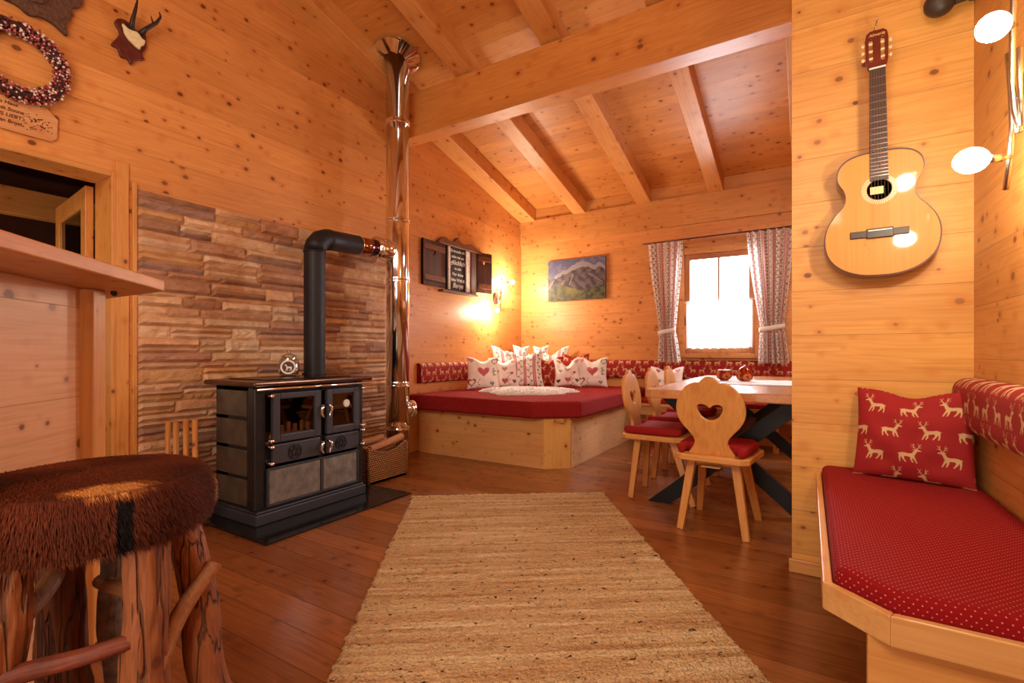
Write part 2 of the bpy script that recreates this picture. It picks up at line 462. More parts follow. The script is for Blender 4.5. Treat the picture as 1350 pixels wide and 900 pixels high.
def fabric(name, col, rough=.9, tl=0.0, al=0.0):
    t = NT(name); t.b.inputs['Roughness'].default_value = rough
    n = t.noise(t.obj(), 200, 2); c = t.mix(n, col, tuple(q * .88 for q in col)); t.l(c, t.b.inputs['Base Color'])
    t.bump(n, .2, .002)
    if tl:
        tr = t.n('ShaderNodeBsdfTranslucent'); tr.inputs[0].default_value = (*col, 1)
        mx = t.n('ShaderNodeMixShader'); mx.inputs[0].default_value = tl
        t.l(t.b.outputs[0], mx.inputs[1]); t.l(tr.outputs[0], mx.inputs[2])
        o = mx.outputs[0]
        if al:
            tp = t.n('ShaderNodeBsdfTransparent'); m2 = t.n('ShaderNodeMixShader'); m2.inputs[0].default_value = al
            t.l(o, m2.inputs[1]); t.l(tp.outputs[0], m2.inputs[2]); o = m2.outputs[0]
        t.l(o, t.t.nodes['Material Output'].inputs[0])
    return t.m
LACE = fabric('white_lace', (.88, .88, .9), tl=.6, al=.25)
PIPING = fabric('red_piping', hx('9A3038'))

# ------------------------------------------------------------------ printed patterns (the cloth's own colours)
def seg_poly(a, b, w):
    a = np.array(a); b = np.array(b); d = b - a; d = d / np.hypot(*d); n = np.array([-d[1], d[0]]) * w / 2
    return [tuple(a + n), tuple(b + n * .5), tuple(b - n * .5), tuple(a - n)]
DEER = [
    [(.30, .52), (.34, .62), (.55, .595), (.78, .625), (.90, .57), (.93, .50), (.89, .42), (.82, .38), (.66, .40), (.44, .36), (.33, .41)],
    [(.29, .50), (.25, .66), (.20, .77), (.07, .765), (.05, .81), (.15, .87), (.21, .92), (.30, .88), (.35, .76), (.42, .60)],
    [(.31, .44), (.25, .22), (.19, .01), (.235, 0), (.32, .21), (.41, .40)], [(.36, .42), (.39, .2), (.34, .03), (.385, .02), (.46, .2), (.47, .40)],
    [(.70, .42), (.71, .24), (.61, .03), (.655, .01), (.78, .21), (.86, .42)], [(.80, .44), (.86, .24), (.84, .0), (.885, 0), (.92, .24), (.92, .48)],
    seg_poly((.22, .91), (.15, 1.06), .04), seg_poly((.15, 1.06), (.05, 1.26), .035), seg_poly((.17, 1.02), (.03, 1.04), .03), seg_poly((.12, 1.12), (.17, 1.27), .03),
    seg_poly((.26, .91), (.34, 1.05), .04), seg_poly((.34, 1.05), (.36, 1.28), .035), seg_poly((.31, 1.0), (.46, 1.06), .03), seg_poly((.35, 1.12), (.46, 1.22), .03),
    seg_poly((.30, .86), (.40, .88), .03), seg_poly((.90, .55), (.97, .50), .04)]
def in_poly(x, y, poly):
    r = np.zeros(x.shape, bool); n = len(poly)
    for i in range(n):
        x1, y1 = poly[i]; x2, y2 = poly[(i + 1) % n]
        if y1 == y2: continue
        c = ((y1 > y) != (y2 > y)) & (x < (x2 - x1) * (y - y1) / (y2 - y1) + x1)
        r ^= c
    return r
def deer_mask(u, v, size=.085, pitch=.115):
    """u, v in metres: half-drop repeat, alternate rows facing the other way"""
    row = np.floor(v / (pitch * .82)); fu = u / pitch + .5 * (row % 2); cell = np.floor(fu)
    lx = (fu - cell) * pitch; ly = v - row * pitch * .82
    a = (lx - (pitch - size) / 2) / size
    flip = ((row + cell) % 2) == 1
    a = np.where(flip, 1 - a, a); b = ly / size * 1.28 + .0
    m = np.zeros(u.shape, bool)
    for p in DEER: m |= in_poly(a, b, p)
    return m
RED = np.array(hx('981517')); BEIGE = np.array(hx('CDA878')); CREAM = np.array(hx('F7F0EA')); GREEN = np.array(hx('3A5048'))
def col_deer(u, v, size=.085, pitch=.115):
    m = deer_mask(u, v, size, pitch); c = np.empty(u.shape + (3,)); c[:] = RED; c[m] = BEIGE; return c
def vine(u, v, k=0.0):
    """little curly leaf print"""
    s = .028
    a = np.sin(v / s * 2 * PI * .5 + k) * .007
    stem_ = np.abs(u - a) < .0016
    ph = (v / s) % 1.0; side = np.where(np.floor(v / s) % 2 == 0, 1, -1)
    lx = (u - a) * side - .009; ly = (ph - .5) * s
    leaf = (lx / .008) ** 2 + ((ly - lx * .5) / .0042) ** 2 < 1
    return stem_ | leaf
def col_curtain(u, v):
    c = np.empty(u.shape + (3,)); c[:] = CREAM
    w = .095; cell = np.floor(u / w); x = (u / w - cell) * w
    c[vine((x - .034) / 1.25, v / 1.25, cell)] = GREEN
    c[vine(x - .012, v + .01, cell + 2) & (x < .02)] = np.array(hx('7C8C84'))
    c[(x > .060) & (x < .088)] = np.array(hx('D9A0A0'))
    c[(x > .060) & (x < .0635)] = np.array(hx('A84048')); c[(x > .0845) & (x < .088)] = np.array(hx('A84048'))
    c[vine((x - .074) * 1.6, v, 3) & (x > .064) & (x < .084)] = np.array(hx('F0DCD0'))
    return c
def hmask(u, v, cu, cv, w, h):
    return in_poly(u, v, heart(w, h, cu, cv, 40))
def col_heart(u, v):
    c = np.empty(u.shape + (3,)); c[:] = CREAM
    HP = np.array(hx('C0606C')); R2 = np.array(hx('B04A50'))
    c[hmask(u, v, -.0, .0, .15, .14)] = HP
    m = hmask(u, v, 0, 0, .15, .14) & ~hmask(u, v, 0, .0, .125, .115); c[m & (((u * 300).astype(int) + (v * 300).astype(int)) % 2 == 0)] = np.array(hx('E0A0A0'))
    c[hmask(u, v, -.14, -.13, .10, .10) & ~hmask(u, v, -.14, -.13, .06, .06)] = R2
    c[hmask(u, v, .10, -.145, .055, .05)] = np.array(hx('8898A8'))
    c[hmask(u, v, .14, .12, .08, .08) & ~hmask(u, v, .14, .12, .06, .06)] = np.array(hx('3C4046'))
    c[hmask(u, v, -.14, .14, .07, .07)] = np.array(hx('D89098'))
    for k in range(5):
        c[vine(u - .14 + k * .005, v * 1.2, k) & (np.abs(v - .0) < .05) & (u > .08)] = np.array(hx('6A6A66'))
    c[vine(u + .06, v, 1) & (v < -.09)] = np.array(hx('555A58'))
    return c
def col_hearts_small(u, v):
    c = np.empty(u.shape + (3,)); c[:] = CREAM
    for (a, b, s, h) in ((.0, .05, .07, 'C88C98'), (-.10, .0, .05, '9AA0A8'), (.09, -.02, .045, 'B0505A'), (.0, -.12, .08, 'B86068'), (-.12, -.13, .05, '3C4046'), (.12, .13, .06, 'D8A0A0'), (-.1, .13, .05, 'C06068'), (.12, -.12, .05, '5A5A60')):
        c[hmask(u, v, a, b, s, s)] = np.array(hx(h))
    c[vine(u - .05, v, 0) & (v < .0)] = np.array(hx('4A5450'))
    return c
def col_stripe(u, v):
    c = np.empty(u.shape + (3,)); c[:] = CREAM
    for k in (-1.8, -.6, .6, 1.8): c[vine((u - k * .105) / 1.7, v / 1.7, k)] = GREEN
    for a in (-.125, .0, .125):
        d = np.abs(u - a); c[d < .016] = np.array(hx('D8A0A4')); c[(d < .018) & (d > .010)] = np.array(hx('A04450'))
    return c
def paint(o, cols):
    me = o.data
    at = me.color_attributes.new('Col', 'FLOAT_COLOR', 'POINT')
    buf = np.ones((len(me.vertices), 4)); buf[:, :3] = cols
    at.data.foreach_set('color', buf.ravel())

def pillow(name, w, h, th, colfn, label, cat, loc, rot, N=110, sag=.05, mat=None, group=None, ear=.1):
    t = thing(name, label, cat, loc, rot=rot, group=group)
    g = np.linspace(-1, 1, N); U, V = np.meshgrid(g, g)
    vs = []; cols = []
    X = U * w / 2 * (1 - ear * (1 - V ** 2)); Z = V * h / 2 * (1 - ear * .8 * (1 - U ** 2))
    Z = Z - sag * np.exp(-(U / .42) ** 2) * ((V + 1) / 2) ** 2.2
    T = th / 2 * ((1 - U ** 6) * (1 - V ** 6)) ** .5 * (.45 + .55 * np.cos(U * 1.35) * np.cos(V * 1.25)) + .003
    wr = np.array([[noise.noise(Vector((a * 2.3 + loc[0] * 9, b * 2.3 + loc[1] * 5, 1.0))) for a in g] for b in g])
    T = T * (1 + .22 * wr) 
    c = colfn(U * w / 2, V * h / 2).reshape(-1, 3)
    P = np.stack([X, -T, Z + h / 2], -1).reshape(-1, 3); Q = np.stack([X, T, Z + h / 2], -1).reshape(-1, 3)
    m = MB(); m.v = [tuple(p) for p in P] + [tuple(p) for p in Q]
    idx = np.arange(N * N).reshape(N, N)
    a, b, c2, d = idx[:-1, :-1].ravel(), idx[:-1, 1:].ravel(), idx[1:, 1:].ravel(), idx[1:, :-1].ravel()
    m.f = list(zip(a.tolist(), b.tolist(), c2.tolist(), d.tolist()))
    K = N * N
    m.f += list(zip((d + K).tolist(), (c2 + K).tolist(), (b + K).tolist(), (a + K).tolist()))
    ring = list(idx[0, :]) + list(idx[1:, -1]) + list(idx[-1, -2::-1]) + list(idx[-2:0:-1, 0])
    for i in range(len(ring)):
        p, q = int(ring[i]), int(ring[(i + 1) % len(ring)]); m.f.append((q, p, p + K, q + K))
    o = m.build('cover', mat or FABRIC, t, smooth=True)
    paint(o, np.concatenate([c, c]))
    return t

# ------------------------------------------------------------------ room shell
LX, BY, PX, PY, RX = -3.4, 5.84, -.065, 2.57, .553       # left wall, back wall, partition edge, partition face, right wall
SL = .24; RA = 4.172                                      # underside of rafters: z = RA - SL*y
def rz_(y): return RA - SL * y
YB = -1.9
def wall_poly(name, mat, pieces, bev=0):
    m = MB()
    for p in pieces: m.box(*p)
    return struct(m.build(name, mat, bev=bev))
struct(box(-5.6, 2.0, YB, 6.1, -.12, 0).build('floor', FLOORM))
def slope_wall(name, mat, x0, x1, y0, y1, z0):
    """wall whose top follows the roof"""
    vs = [(x, y, z) for x in (x0, x1) for (y, z) in ((y0, z0), (y1, z0), (y1, rz_(y1) + .2), (y0, rz_(y0) + .2))]
    fs = [(3, 2, 1, 0), (4, 5, 6, 7), (0, 1, 5, 4), (1, 2, 6, 5), (2, 3, 7, 6), (3, 0, 4, 7)]
    return MB().add(vs, fs)
DY0, DY1, DZ = .30, 1.209, 2.03                           # doorway in the left wall
m = slope_wall('', None, LX - .22, LX, DY1, BY + .2, 0)
m2 = slope_wall('', None, LX - .22, LX, YB, DY0, 0); m.add(m2.v, m2.f)
m2 = slope_wall('', None, LX - .22, LX, DY0, DY1, DZ); m.add(m2.v, m2.f)
struct(m.build('wall_left', WL))
WX0, WX1, WZ0, WZ1 = -1.235, -.47, .975, 2.11             # window hole
m = MB().box(LX, WX0, BY, BY + .2, 0, 3.0).box(WX1, 2.0, BY, BY + .2, 0, 3.0).box(WX0, WX1, BY, BY + .2, 0, WZ0).box(WX0, WX1, BY, BY + .2, WZ1, 3.0)
struct(m.build('wall_back', WB))
struct(slope_wall('', None, RX, RX + .12, YB, PY, 0).build('wall_right', WR))
struct(box(PX, 1.9, PY, PY + .12, 0, rz_(PY) + .14).build('wall_partition', WG))
struct(slope_wall('', None, 1.8, 1.9, PY + .12, BY, 0).build('wall_alcove', WR))
struct(box(-5.6, RX + .12, YB - .1, YB, 0, 4.8).build('wall_rear', WB))
# ceiling boards follow the roof slope
ang = math.atan(SL)
cl = box(-5.6, 2.0, 0, 8.4, 0, .05).build('ceiling', WC, loc=(0, YB, rz_(YB) + .165), rot=(-ang, 0, 0)); struct(cl)
# trims
struct(box(LX + .001, 1.8, BY - .035, BY, 2.46, rz_(BY) + .02, ).build('trim_1', WX, bev=.004))
struct(box(LX + .001, 1.8, BY - .012, BY, rz_(BY) + .02, rz_(BY) + .165).build('trim_2', WX))
struct(box(PX - .012, RX - .001, PY - .018, PY, 0, .062).build('baseboard_partition', WX, bev=.005))
struct(box(LX, LX + .016, 1.287, 1.31, 0, 2.0).build('trim_3', WZ, bev=.002))
# doorway lining: casing boards and jamb
struct(box(LX, LX + .012, DY1, DY1 + .062, 0, 2.1).build('trim_4', WZ, bev=.003))
struct(box(LX - .22, LX + .014, DY1 - .022, DY1, 0, DZ).build('trim_5', WZ, bev=.004))
struct(box(LX - .22, LX + .014, DY0, DY1 - .022, DZ - .03, DZ).build('trim_6', WY, bev=.004))
# room behind the doorway
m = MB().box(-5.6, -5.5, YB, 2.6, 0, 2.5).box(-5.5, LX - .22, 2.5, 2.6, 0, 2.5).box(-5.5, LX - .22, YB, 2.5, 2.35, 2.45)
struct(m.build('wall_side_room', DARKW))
struct(box(-4.9, -4.8, YB, 2.5, 1.98, 2.17).build('trim_7', WY, bev=.005))

# open door leaf
d = struct(MB().box(0, .76, -.02, .02, 0, 0.95).box(0, .10, -.02, .02, .95, 1.97).box(.66, .76, -.02, .02, .95, 1.97).box(.1, .66, -.02, .02, 1.86, 1.97)
       .build('door_1', WZ, loc=(-3.63, 1.165, 0.01), rot=(0, 0, math.radians(174)), bev=.004))
box(.1, .66, -.004, .004, .95, 1.86).build('glass_pane', OVENGL, d)
MB().lathe([(.02, 0), (.024, .006), (.018, .012)], 20, Matrix.Translation((.5, .004, 1.55)) @ Matrix.Rotation(-PI / 2, 4, 'X')).build('thermometer', CHROME, d)

# beam and rafters
tag(box(LX, 1.8, 3.32, 3.48, 2.955, rz_(3.4)).build('roof_beam', WBEAM_X, bev=.006), 'massive pale spruce beam crossing the room under the rafters', 'beam')
rl = [(-3.4, -3.17, 'wooden rafter running tight along the left wall past the steel flue'), (-2.6, -2.43, 'wooden rafter nearest the steel flue on its right side'),
      (-1.77, -1.60, 'wooden rafter ending on the back wall left of the left curtain above the mountain picture'), (-.955, -.80, 'wooden rafter coming down above the window'),
      (-.14, .03, 'rightmost wooden rafter, just showing beside the guitar wall')]
for x0, x1, lab in rl:
    o = box(x0, x1, 0, 7.95, 0, .162).build('rafter', WBEAM_Y, loc=(0, YB + .02, rz_(YB + .02)), rot=(-ang, 0, 0), bev=.006)
    tag(o, lab, 'rafter', 'rafters under the sloping ceiling')

# ------------------------------------------------------------------ window
wf = struct(MB().box(WX0 - .035, WX0 + .02, BY - .055, BY, WZ0 - .04, WZ1 + .075).box(WX1 - .02, WX1 + .035, BY - .055, BY, WZ0 - .04, WZ1 + .075)
   .box(WX0 + .02, WX1 - .02, BY - .055, BY, WZ1 + .0, WZ1 + .075).box(WX0 + .02, WX1 - .02, BY - .055, BY, WZ0 - .04, WZ0 + .012).build('window_1', WX, bev=.004))
SASH = wood('window_sash', hx('B87848'), hx('8A5228'), 'Z', None, knots=.3)
fx0, fx1, fz0, fz1 = WX0 + .02, WX1 - .02, WZ0 + .012, WZ1
MB().box(fx0, fx0 + .06, BY - .03, BY + .03, fz0, fz1).box(fx1 - .06, fx1, BY - .03, BY + .03, fz0, fz1).box(fx0 + .06, fx1 - .06, BY - .03, BY + .03, fz1 - .065, fz1) \
  .box(fx0 + .06, fx1 - .06, BY - .03, BY + .03, fz0, fz0 + .065).build('sash', SASH, wf, bev=.006)
mx = (fx0 + fx1) / 2
MB().box(mx - .011, mx + .011, BY - .018, BY + .0, fz0 + .065, fz1 - .065).box(fx0 + .06, fx1 - .06, BY - .018, BY, 1.56, 1.582).build('glazing_bar', SASH, wf)
box(fx0 + .06, fx1 - .06, BY + .004, BY + .008, fz0 + .065, fz1 - .065).build('glass_pane', GLASS, wf)
box(fx0 + .005, fx0 + .02, BY - .045, BY - .03, 1.3, 1.4).build('hinge', plain('dark_hinge', (.05, .03, .02), .4, .8), wf)

# lace half curtain on its thin rod
lt = thing('lace_curtain', 'white lace half curtain with scalloped hem across the lower window', 'curtain', (0, BY - .06, 0))
MB().tube([(fx0 + .0, 0, 1.565), (fx1, 0, 1.565)], .005, 8).build('rod', WHITE, lt, smooth=True)
m = MB(); NU, NV = 90, 16
for j in range(NV + 1):
    for i in range(NU + 1):
        u = i / NU; v = j / NV
        x = fx0 + .02 + (fx1 - fx0 - .04) * u
        zb = 1.03 + .02 * abs(math.sin(u * PI * 8)) + .012 * u
        z = 1.575 + (zb - 1.575) * v
        m.v.append((x, .006 * math.sin(u * 55) * (.5 + v), z))
for j in range(NV):
    for i in range(NU):
        a = j * (NU + 1) + i; m.f.append((a, a + NU + 1, a + NU + 2, a + 1))
m.build('lace_cloth', LACE, lt, smooth=True)

# curtains
def curtain(label, xt0, xt1, xm0, xm1, xb0, xb1, ztop, zt, zb, folds, ph):
    t = thing('curtain', label, 'curtain', (0, BY - .15, 0), group='printed curtains beside the window')
    NU, NV = 220, 230; m = MB(); C = []
    cw = (xt1 - xt0) * 1.75
    us = np.linspace(0, 1, NU + 1)
    for j in range(NV + 1):
        v = j / NV; z = ztop + (zb - ztop) * v
        vt = (ztop - zt) / (ztop - zb)
        if v < vt:
            s = (v / vt); s = s ** 1.3
            a = xt0 + (xm0 - xt0) * s; b = xt1 + (xm1 - xt1) * s
        else:
            s = ((v - vt) / (1 - vt)) ** .7
            a = xm0 + (xb0 - xm0) * s; b = xm1 + (xb1 - xm1) * s
        wid = b - a; amp = .008 + .030 * min(1, max(0, (cw / wid - 1) / 2.2))
        pinch = math.exp(-((z - zt) / .07) ** 2); amp *= (1 - .55 * pinch)
        for i in range(NU + 1):
            u = us[i]; p = 2 * PI * folds * u + ph
            m.v.append((a + wid * u + .006 * math.sin(p * 2), amp * (math.sin(p) + .25 * math.sin(p * 2.3 + v * 3)), z))
        C.append(col_curtain(us * cw, np.full(NU + 1, z)))
    for j in range(NV):
        for i in range(NU):
            a = j * (NU + 1) + i; m.f.append((a, a + NU + 1, a + NU + 2, a + 1))
    o = m.build('cloth', CURT, t, smooth=True); paint(o, np.concatenate(C))
    xm = (xm0 + xm1) / 2; rx = (xm1 - xm0) / 2 + .012
    m = MB()
    ring = [(xm + rx * math.cos(k), .044 * math.sin(k), zt + .02 * math.cos(k)) for k in np.linspace(0, 2 * PI, 25)]
    for k in range(25):
        for dz in (-.024, .024): m.v.append((ring[k][0], ring[k][1], ring[k][2] + dz))
    for k in range(24): m.f.append((2 * k, 2 * k + 1, 2 * k + 3, 2 * k + 2))
    o = m.build('tieback', CURT, t, smooth=True, solid=.003)
    paint(o, np.tile(CREAM, (len(m.v), 1)))
    return t
curtain('printed curtain left of the window, tied back in the middle', -1.61, -1.215, -1.475, -1.30, -1.50, -1.24, 2.255, 1.235, .885, 5, .6)
curtain('printed curtain right of the window, tied back beside the guitar wall', -.56, -.12, -.43, -.215, -.45, -.165, 2.27, 1.25, .885, 6, 0)
tag(MB().tube([(-1.66, BY - .15, 2.265), (.1, BY - .15, 2.275)], .009, 10).tube([(-1.6, BY - .15, 2.265), (-1.6, BY - .001, 2.265)], .006, 8).tube([(.05, BY - .15, 2.275), (.05, BY - .001, 2.275)], .006, 8)
    .build('curtain_rod', plain('dark_rod', hx('4A1A1C'), .4), smooth=True), 'thin dark red curtain rod over the window', 'curtain rod')

# mountain picture
W_, H_ = .80, .53
g1 = np.linspace(0, 1, 200); g2 = np.linspace(0, 1, 140); U, V = np.meshgrid(g1, g2)
def fn(u, f, s): return np.array([noise.fractal(Vector((a * f, s, 0)), 1.0, 2.0, 6) for a in u])
ridge = .60 + .20 * np.exp(-((g1 - .62) / .25) ** 2) + .10 * np.exp(-((g1 - .92) / .08) ** 2) + .05 * fn(g1, 9, 1.3) - .10 * np.exp(-((g1 - .0) / .15) ** 2)
snow = ridge + .07 + .02 * fn(g1, 5, 7.7) + .07 * np.exp(-((g1 - .55) / .3) ** 2)
mead = .30 + .06 * fn(g1, 4, 3.1)
N2 = np.array([[noise.fractal(Vector((a * 12, b * 9, 5)), 1.0, 2.0, 5) for a in g1] for b in g2])
C = np.empty(U.shape + (3,)); C[:] = hx('8A88B8'); C = C + (V[..., None] - .8) * np.array([-.2, -.2, -.1])
C[N2 > .2] = C[N2 > .2] * .6 + np.array(hx('C8C0D0')) * .4
C[(V < snow[None, :]) & (U > .12)] = hx('D8CCD4')
mt = V < ridge[None, :]; f = np.clip(.5 + N2 * 1.2 + .3 * np.sin(U * 40 + V * 25), 0, 1)[..., None]
C[mt] = (np.array(hx('4C3A48')) * (1 - f) + np.array(hx('9A8088')) * f)[mt]
for (a0, b0, a1, b1) in ((.45, .62, .38, .36), (.72, .62, .95, .40), (.3, .5, .2, .3), (.1, .52, .02, .3)):
    tt = np.clip((b0 - V) / (b0 - b1), 0, 1); mm = (np.abs(U - (a0 + (a1 - a0) * tt) + .01 * N2) < .010) & (V < b0) & (V > b1); C[mm] = hx('D0B8A8')
md = V < mead[None, :] + .08 * np.sin(U * 7); f = np.clip(.5 + N2 * 1.6, 0, 1)[..., None]
C[md] = (np.array(hx('3E3A1C')) * (1 - f) + np.array(hx('8A8440')) * f)[md]
yy = np.exp(-(((U - .45) / .16) ** 2 + ((V - .28) / .12) ** 2))[..., None] * md[..., None]; C = C * (1 - yy * .8) + np.array(hx('D0C040')) * yy * .8
t = thing('mountain_picture', 'frameless canvas picture of a grey mountain range over a green meadow on the back wall', 'picture', (-2.965, BY - .034, 1.675))
box(0, W_, 0, .03, 0, H_).build('canvas_block', plain('canvas_side', hx('5A4A50'), .7), t, bev=.002)
m = MB(); m.v = [(float(u) * W_, -.001, float(v) * H_) for v in g2 for u in g1]
for j in range(139):
    for i in range(199): a = j * 200 + i; m.f.append((a, a + 1, a + 201, a + 200))
o = m.build('print', PICT, t); paint(o, np.clip(C * .3, 0, 1).reshape(-1, 3))

# ------------------------------------------------------------------ stone cladding on the left wall
m = MB(); cols = []
pal = ['E2BC94', 'DCB088', 'E0C09C', 'D4A47A', 'CC9C78', 'C08E6C', 'B8866C', 'A8826E', 'E6C6A4', 'D8B290', 'D2A06C', 'AA7C5C', 'DEB68C']
rs = random.Random(5)
def stone(y0, y1, z0, z1, dep, c):
    ny = max(2, int((y1 - y0) / .022)); nz = max(2, int((z1 - z0) / .016)); b = len(m.v)
    sd = rs.random() * 100
    til = rs.uniform(-.005, .005)
    for j in range(nz + 1):
        for i in range(ny + 1):
            y = y0 + (y1 - y0) * i / ny; z = z0 + (z1 - z0) * j / nz
            e = min(i, ny - i, j, nz - j)
            n = noise.noise(Vector((y * 14, z * 26, sd))) * .011 + noise.noise(Vector((y * 45, z * 60, sd))) * .006
            x = LX + (.004 if e == 0 else dep + n + til * (j / nz - .5) * 2)
            jy = .004 * noise.noise(Vector((z * 30, sd, 1))) if i in (0, ny) else 0
            jz = .006 * noise.noise(Vector((y * 12, sd, 2))) if j in (0, nz) else 0
            m.v.append((x, y + jy, z + jz)); cols.append(c)
    for j in range(nz):
        for i in range(ny):
            a = b + j * (ny + 1) + i; m.f.append((a, a + 1, a + ny + 2, a + ny + 1))
z = 0.0; Y0, Y1 = 1.312, 3.30; ZT = 1.965
while z < ZT - .02:
    H = min(rs.choice([.03, .04, .05, .06, .075, .09]), ZT - z)
    if ZT - z - H < .035: H = ZT - z
    y = Y0
    while y < Y1 - .01:
        L = rs.uniform(.16, .5)
        if Y1 - y - L < .1: L = Y1 - y
        def cc():
            q = np.array(hx(rs.choice(pal))); return tuple(q * rs.uniform(.92, 1.22))
        if H > .07 and rs.random() < .5:
            k = rs.uniform(.35, .65) * H
            stone(y + .001, y + L - .001, z + .001, z + k - .001, rs.uniform(.014, .032), cc())
            stone(y + .001, y + L - .001, z + k + .001, z + H - .001, rs.uniform(.014, .032), cc())
        elif H > .055 and rs.random() < .25 and L > .25:
            k = rs.uniform(.4, .6) * H; q = rs.uniform(.35, .65) * L
            stone(y + .001, y + q - .001, z + .001, z + H - .001, rs.uniform(.014, .032), cc())
            stone(y + q + .001, y + L - .001, z + .001, z + k - .001, rs.uniform(.014, .032), cc())
            stone(y + q + .001, y + L - .001, z + k + .001, z + H - .001, rs.uniform(.014, .032), cc())
        else:
            stone(y + .001, y + L - .001, z + .001, z + H - .001, rs.uniform(.014, .034), cc())
        y += L
    z += H
st = m.build('stone_cladding', STONE, smooth=False); paint(st, np.array(cols))
tag(st, 'panel of stacked tan and brown split stones on the wall behind the stove', 'stone wall')

# ------------------------------------------------------------------ hearth plate, stove
tag(box(-3.38, -2.39, 1.49, 2.57, 0, .012).build('hearth_plate', HEARTH, bev=.003), 'black glass floor plate under the stove', 'hearth plate')
SX0, SX1, SY0, SY1 = -3.12, -2.68, 1.62, 2.375
t = thing('wood_stove', 'black wood-burning cook stove with soapstone tiles and two glass doors', 'stove', (-2.9, 2.0, .012))
def S(x0, x1, y0, y1, z0, z1, M=None): return MB().box(x0 + 2.9, x1 + 2.9, y0 - 2.0, y1 - 2.0, z0 - .012, z1 - .012, M=M)
FX = SX1                                             # front plane
m = S(SX0, FX, SY0, SY1, .08, .20); 
def addS(m, *a): q = S(*a); m.add(q.v, q.f); return m
addS(m, SX0, FX - .30, SY0, SY1, .20, .80)           # rear body
addS(m, SX0, FX, SY0, SY0 + .05, .20, .80); addS(m, SX0, FX, SY1 - .05, SY1, .20, .80)
addS(m, SX0, FX, 2.025, 2.055, .20, .80); addS(m, SX0, FX, SY0, SY1, .755, .80); addS(m, SX0, FX, SY0, SY1, .355, .375); addS(m, FX - .31, FX - .012, SY0 + .04, SY1 - .04, .36, .462)
m.build('body', BLACK, t, bev=.006)
addS(S(SX0 - .02, FX + .025, SY0 - .025, SY1 + .02, .012, .075), SX0 - .01, FX + .012, SY0 - .012, SY1 + .01, .075, .088).build('plinth', IRON, t, bev=.008)
S(SX0 - .05, FX + .05, SY0 - .05, SY1 + .06, .802, .832).build('top_plate', TOPM, t, bev=.012, seg=3)
S(SX0, FX - .04, SY0 + .08, SY1 - .06, .832, .838).build('cooking_surface', plain('hotplate_dark', hx('4A3A34'), .18, .9, nscale=6), t, bev=.003)
MB().tube([(FX + .045 + 2.9, SY0 - 2.03, .775), (FX + .045 + 2.9, SY1 + .04 - 2.0, .775)], .008, 10).build('rail', CHROME, t, smooth=True)
for k in range(4):
    z0 = .10 + k * .172
    S(SX0 + .03, FX - .09, SY0 - .014, SY0, z0 + .008, z0 + .160).build('side_tile', SOAPD, t, bev=.004)
S(FX - .03, FX + .004, SY1 - .04, SY1 + .012, .088, .80).build('corner_column', BLACK, t, bev=.012, seg=3)
S(FX - .07, FX + .004, SY0 - .02, SY0 + .045, .088, .80).build('corner_column', BLACK, t, bev=.012, seg=3)
for y0, y1 in ((SY0 + .06, 2.03), (2.05, SY1 - .05)):
    S(FX, FX + .012, y0, y1, .115, .315).build('front_tile', SOAP, t, bev=.006)
    fr = MB()
    for a in ((y0 - .012, y0, .105, .325), (y1, y1 + .01, .105, .325), (y0, y1, .315, .327), (y0, y1, .103, .115)):
        q = S(FX, FX + .018, *a); fr.add(q.v, q.f)
    fr.build('tile_frame', IRON, t, bev=.002)
# firebox and oven doors
def sdoor(name, y0, y1, z0, z1, gl, b=.045):
    f = MB()
    for a in ((y0, y0 + b, z0, z1), (y1 - b, y1, z0, z1), (y0 + b, y1 - b, z1 - b * .8, z1), (y0 + b, y1 - b, z0, z0 + b)):
        q = S(FX + .002, FX + .032, *a); f.add(q.v, q.f)
    d = f.build(name, IRON, t, bev=.006)
    q = S(FX + .012, FX + .018, y0 + b, y1 - b, z0 + b, z1 - b * .8); q.build('door_glass', gl, d)
    return d
d1 = sdoor('firebox_door', SY0 + .075, 2.02, .47, .76, STOVEGL); d2 = sdoor('oven_door', 2.065, SY1 - .045, .47, .76, OVENGL)
MB().lathe([(.024, 0), (.026, .006), (.02, .01)], 20, Matrix.Translation((FX + .02 + 2.9, .225, .645)) @ Matrix.Rotation(PI / 2, 4, 'Y')).build('thermometer', WHITE, d2, smooth=False)
S(FX - .012, FX - .008, 2.12, 2.33, .56, .565).build('oven_shelf', CHROME, d2)
# firebox inside
S(FX - .295, FX - .02, SY0 + .055, 2.02, .463, .485).build('firebox_base', ASHM, t)
gm = MB()
for k in range(6):
    y = SY0 + .12 + k * .045; q = S(FX - .05, FX - .035, y, y + .022, .485, .575 - (k % 2) * .015); gm.add(q.v, q.f)
q = S(FX - .052, FX - .033, SY0 + .1, SY0 + .39, .485, .51); gm.add(q.v, q.f)
gm.build('grate', ASHM, t, bev=.004)
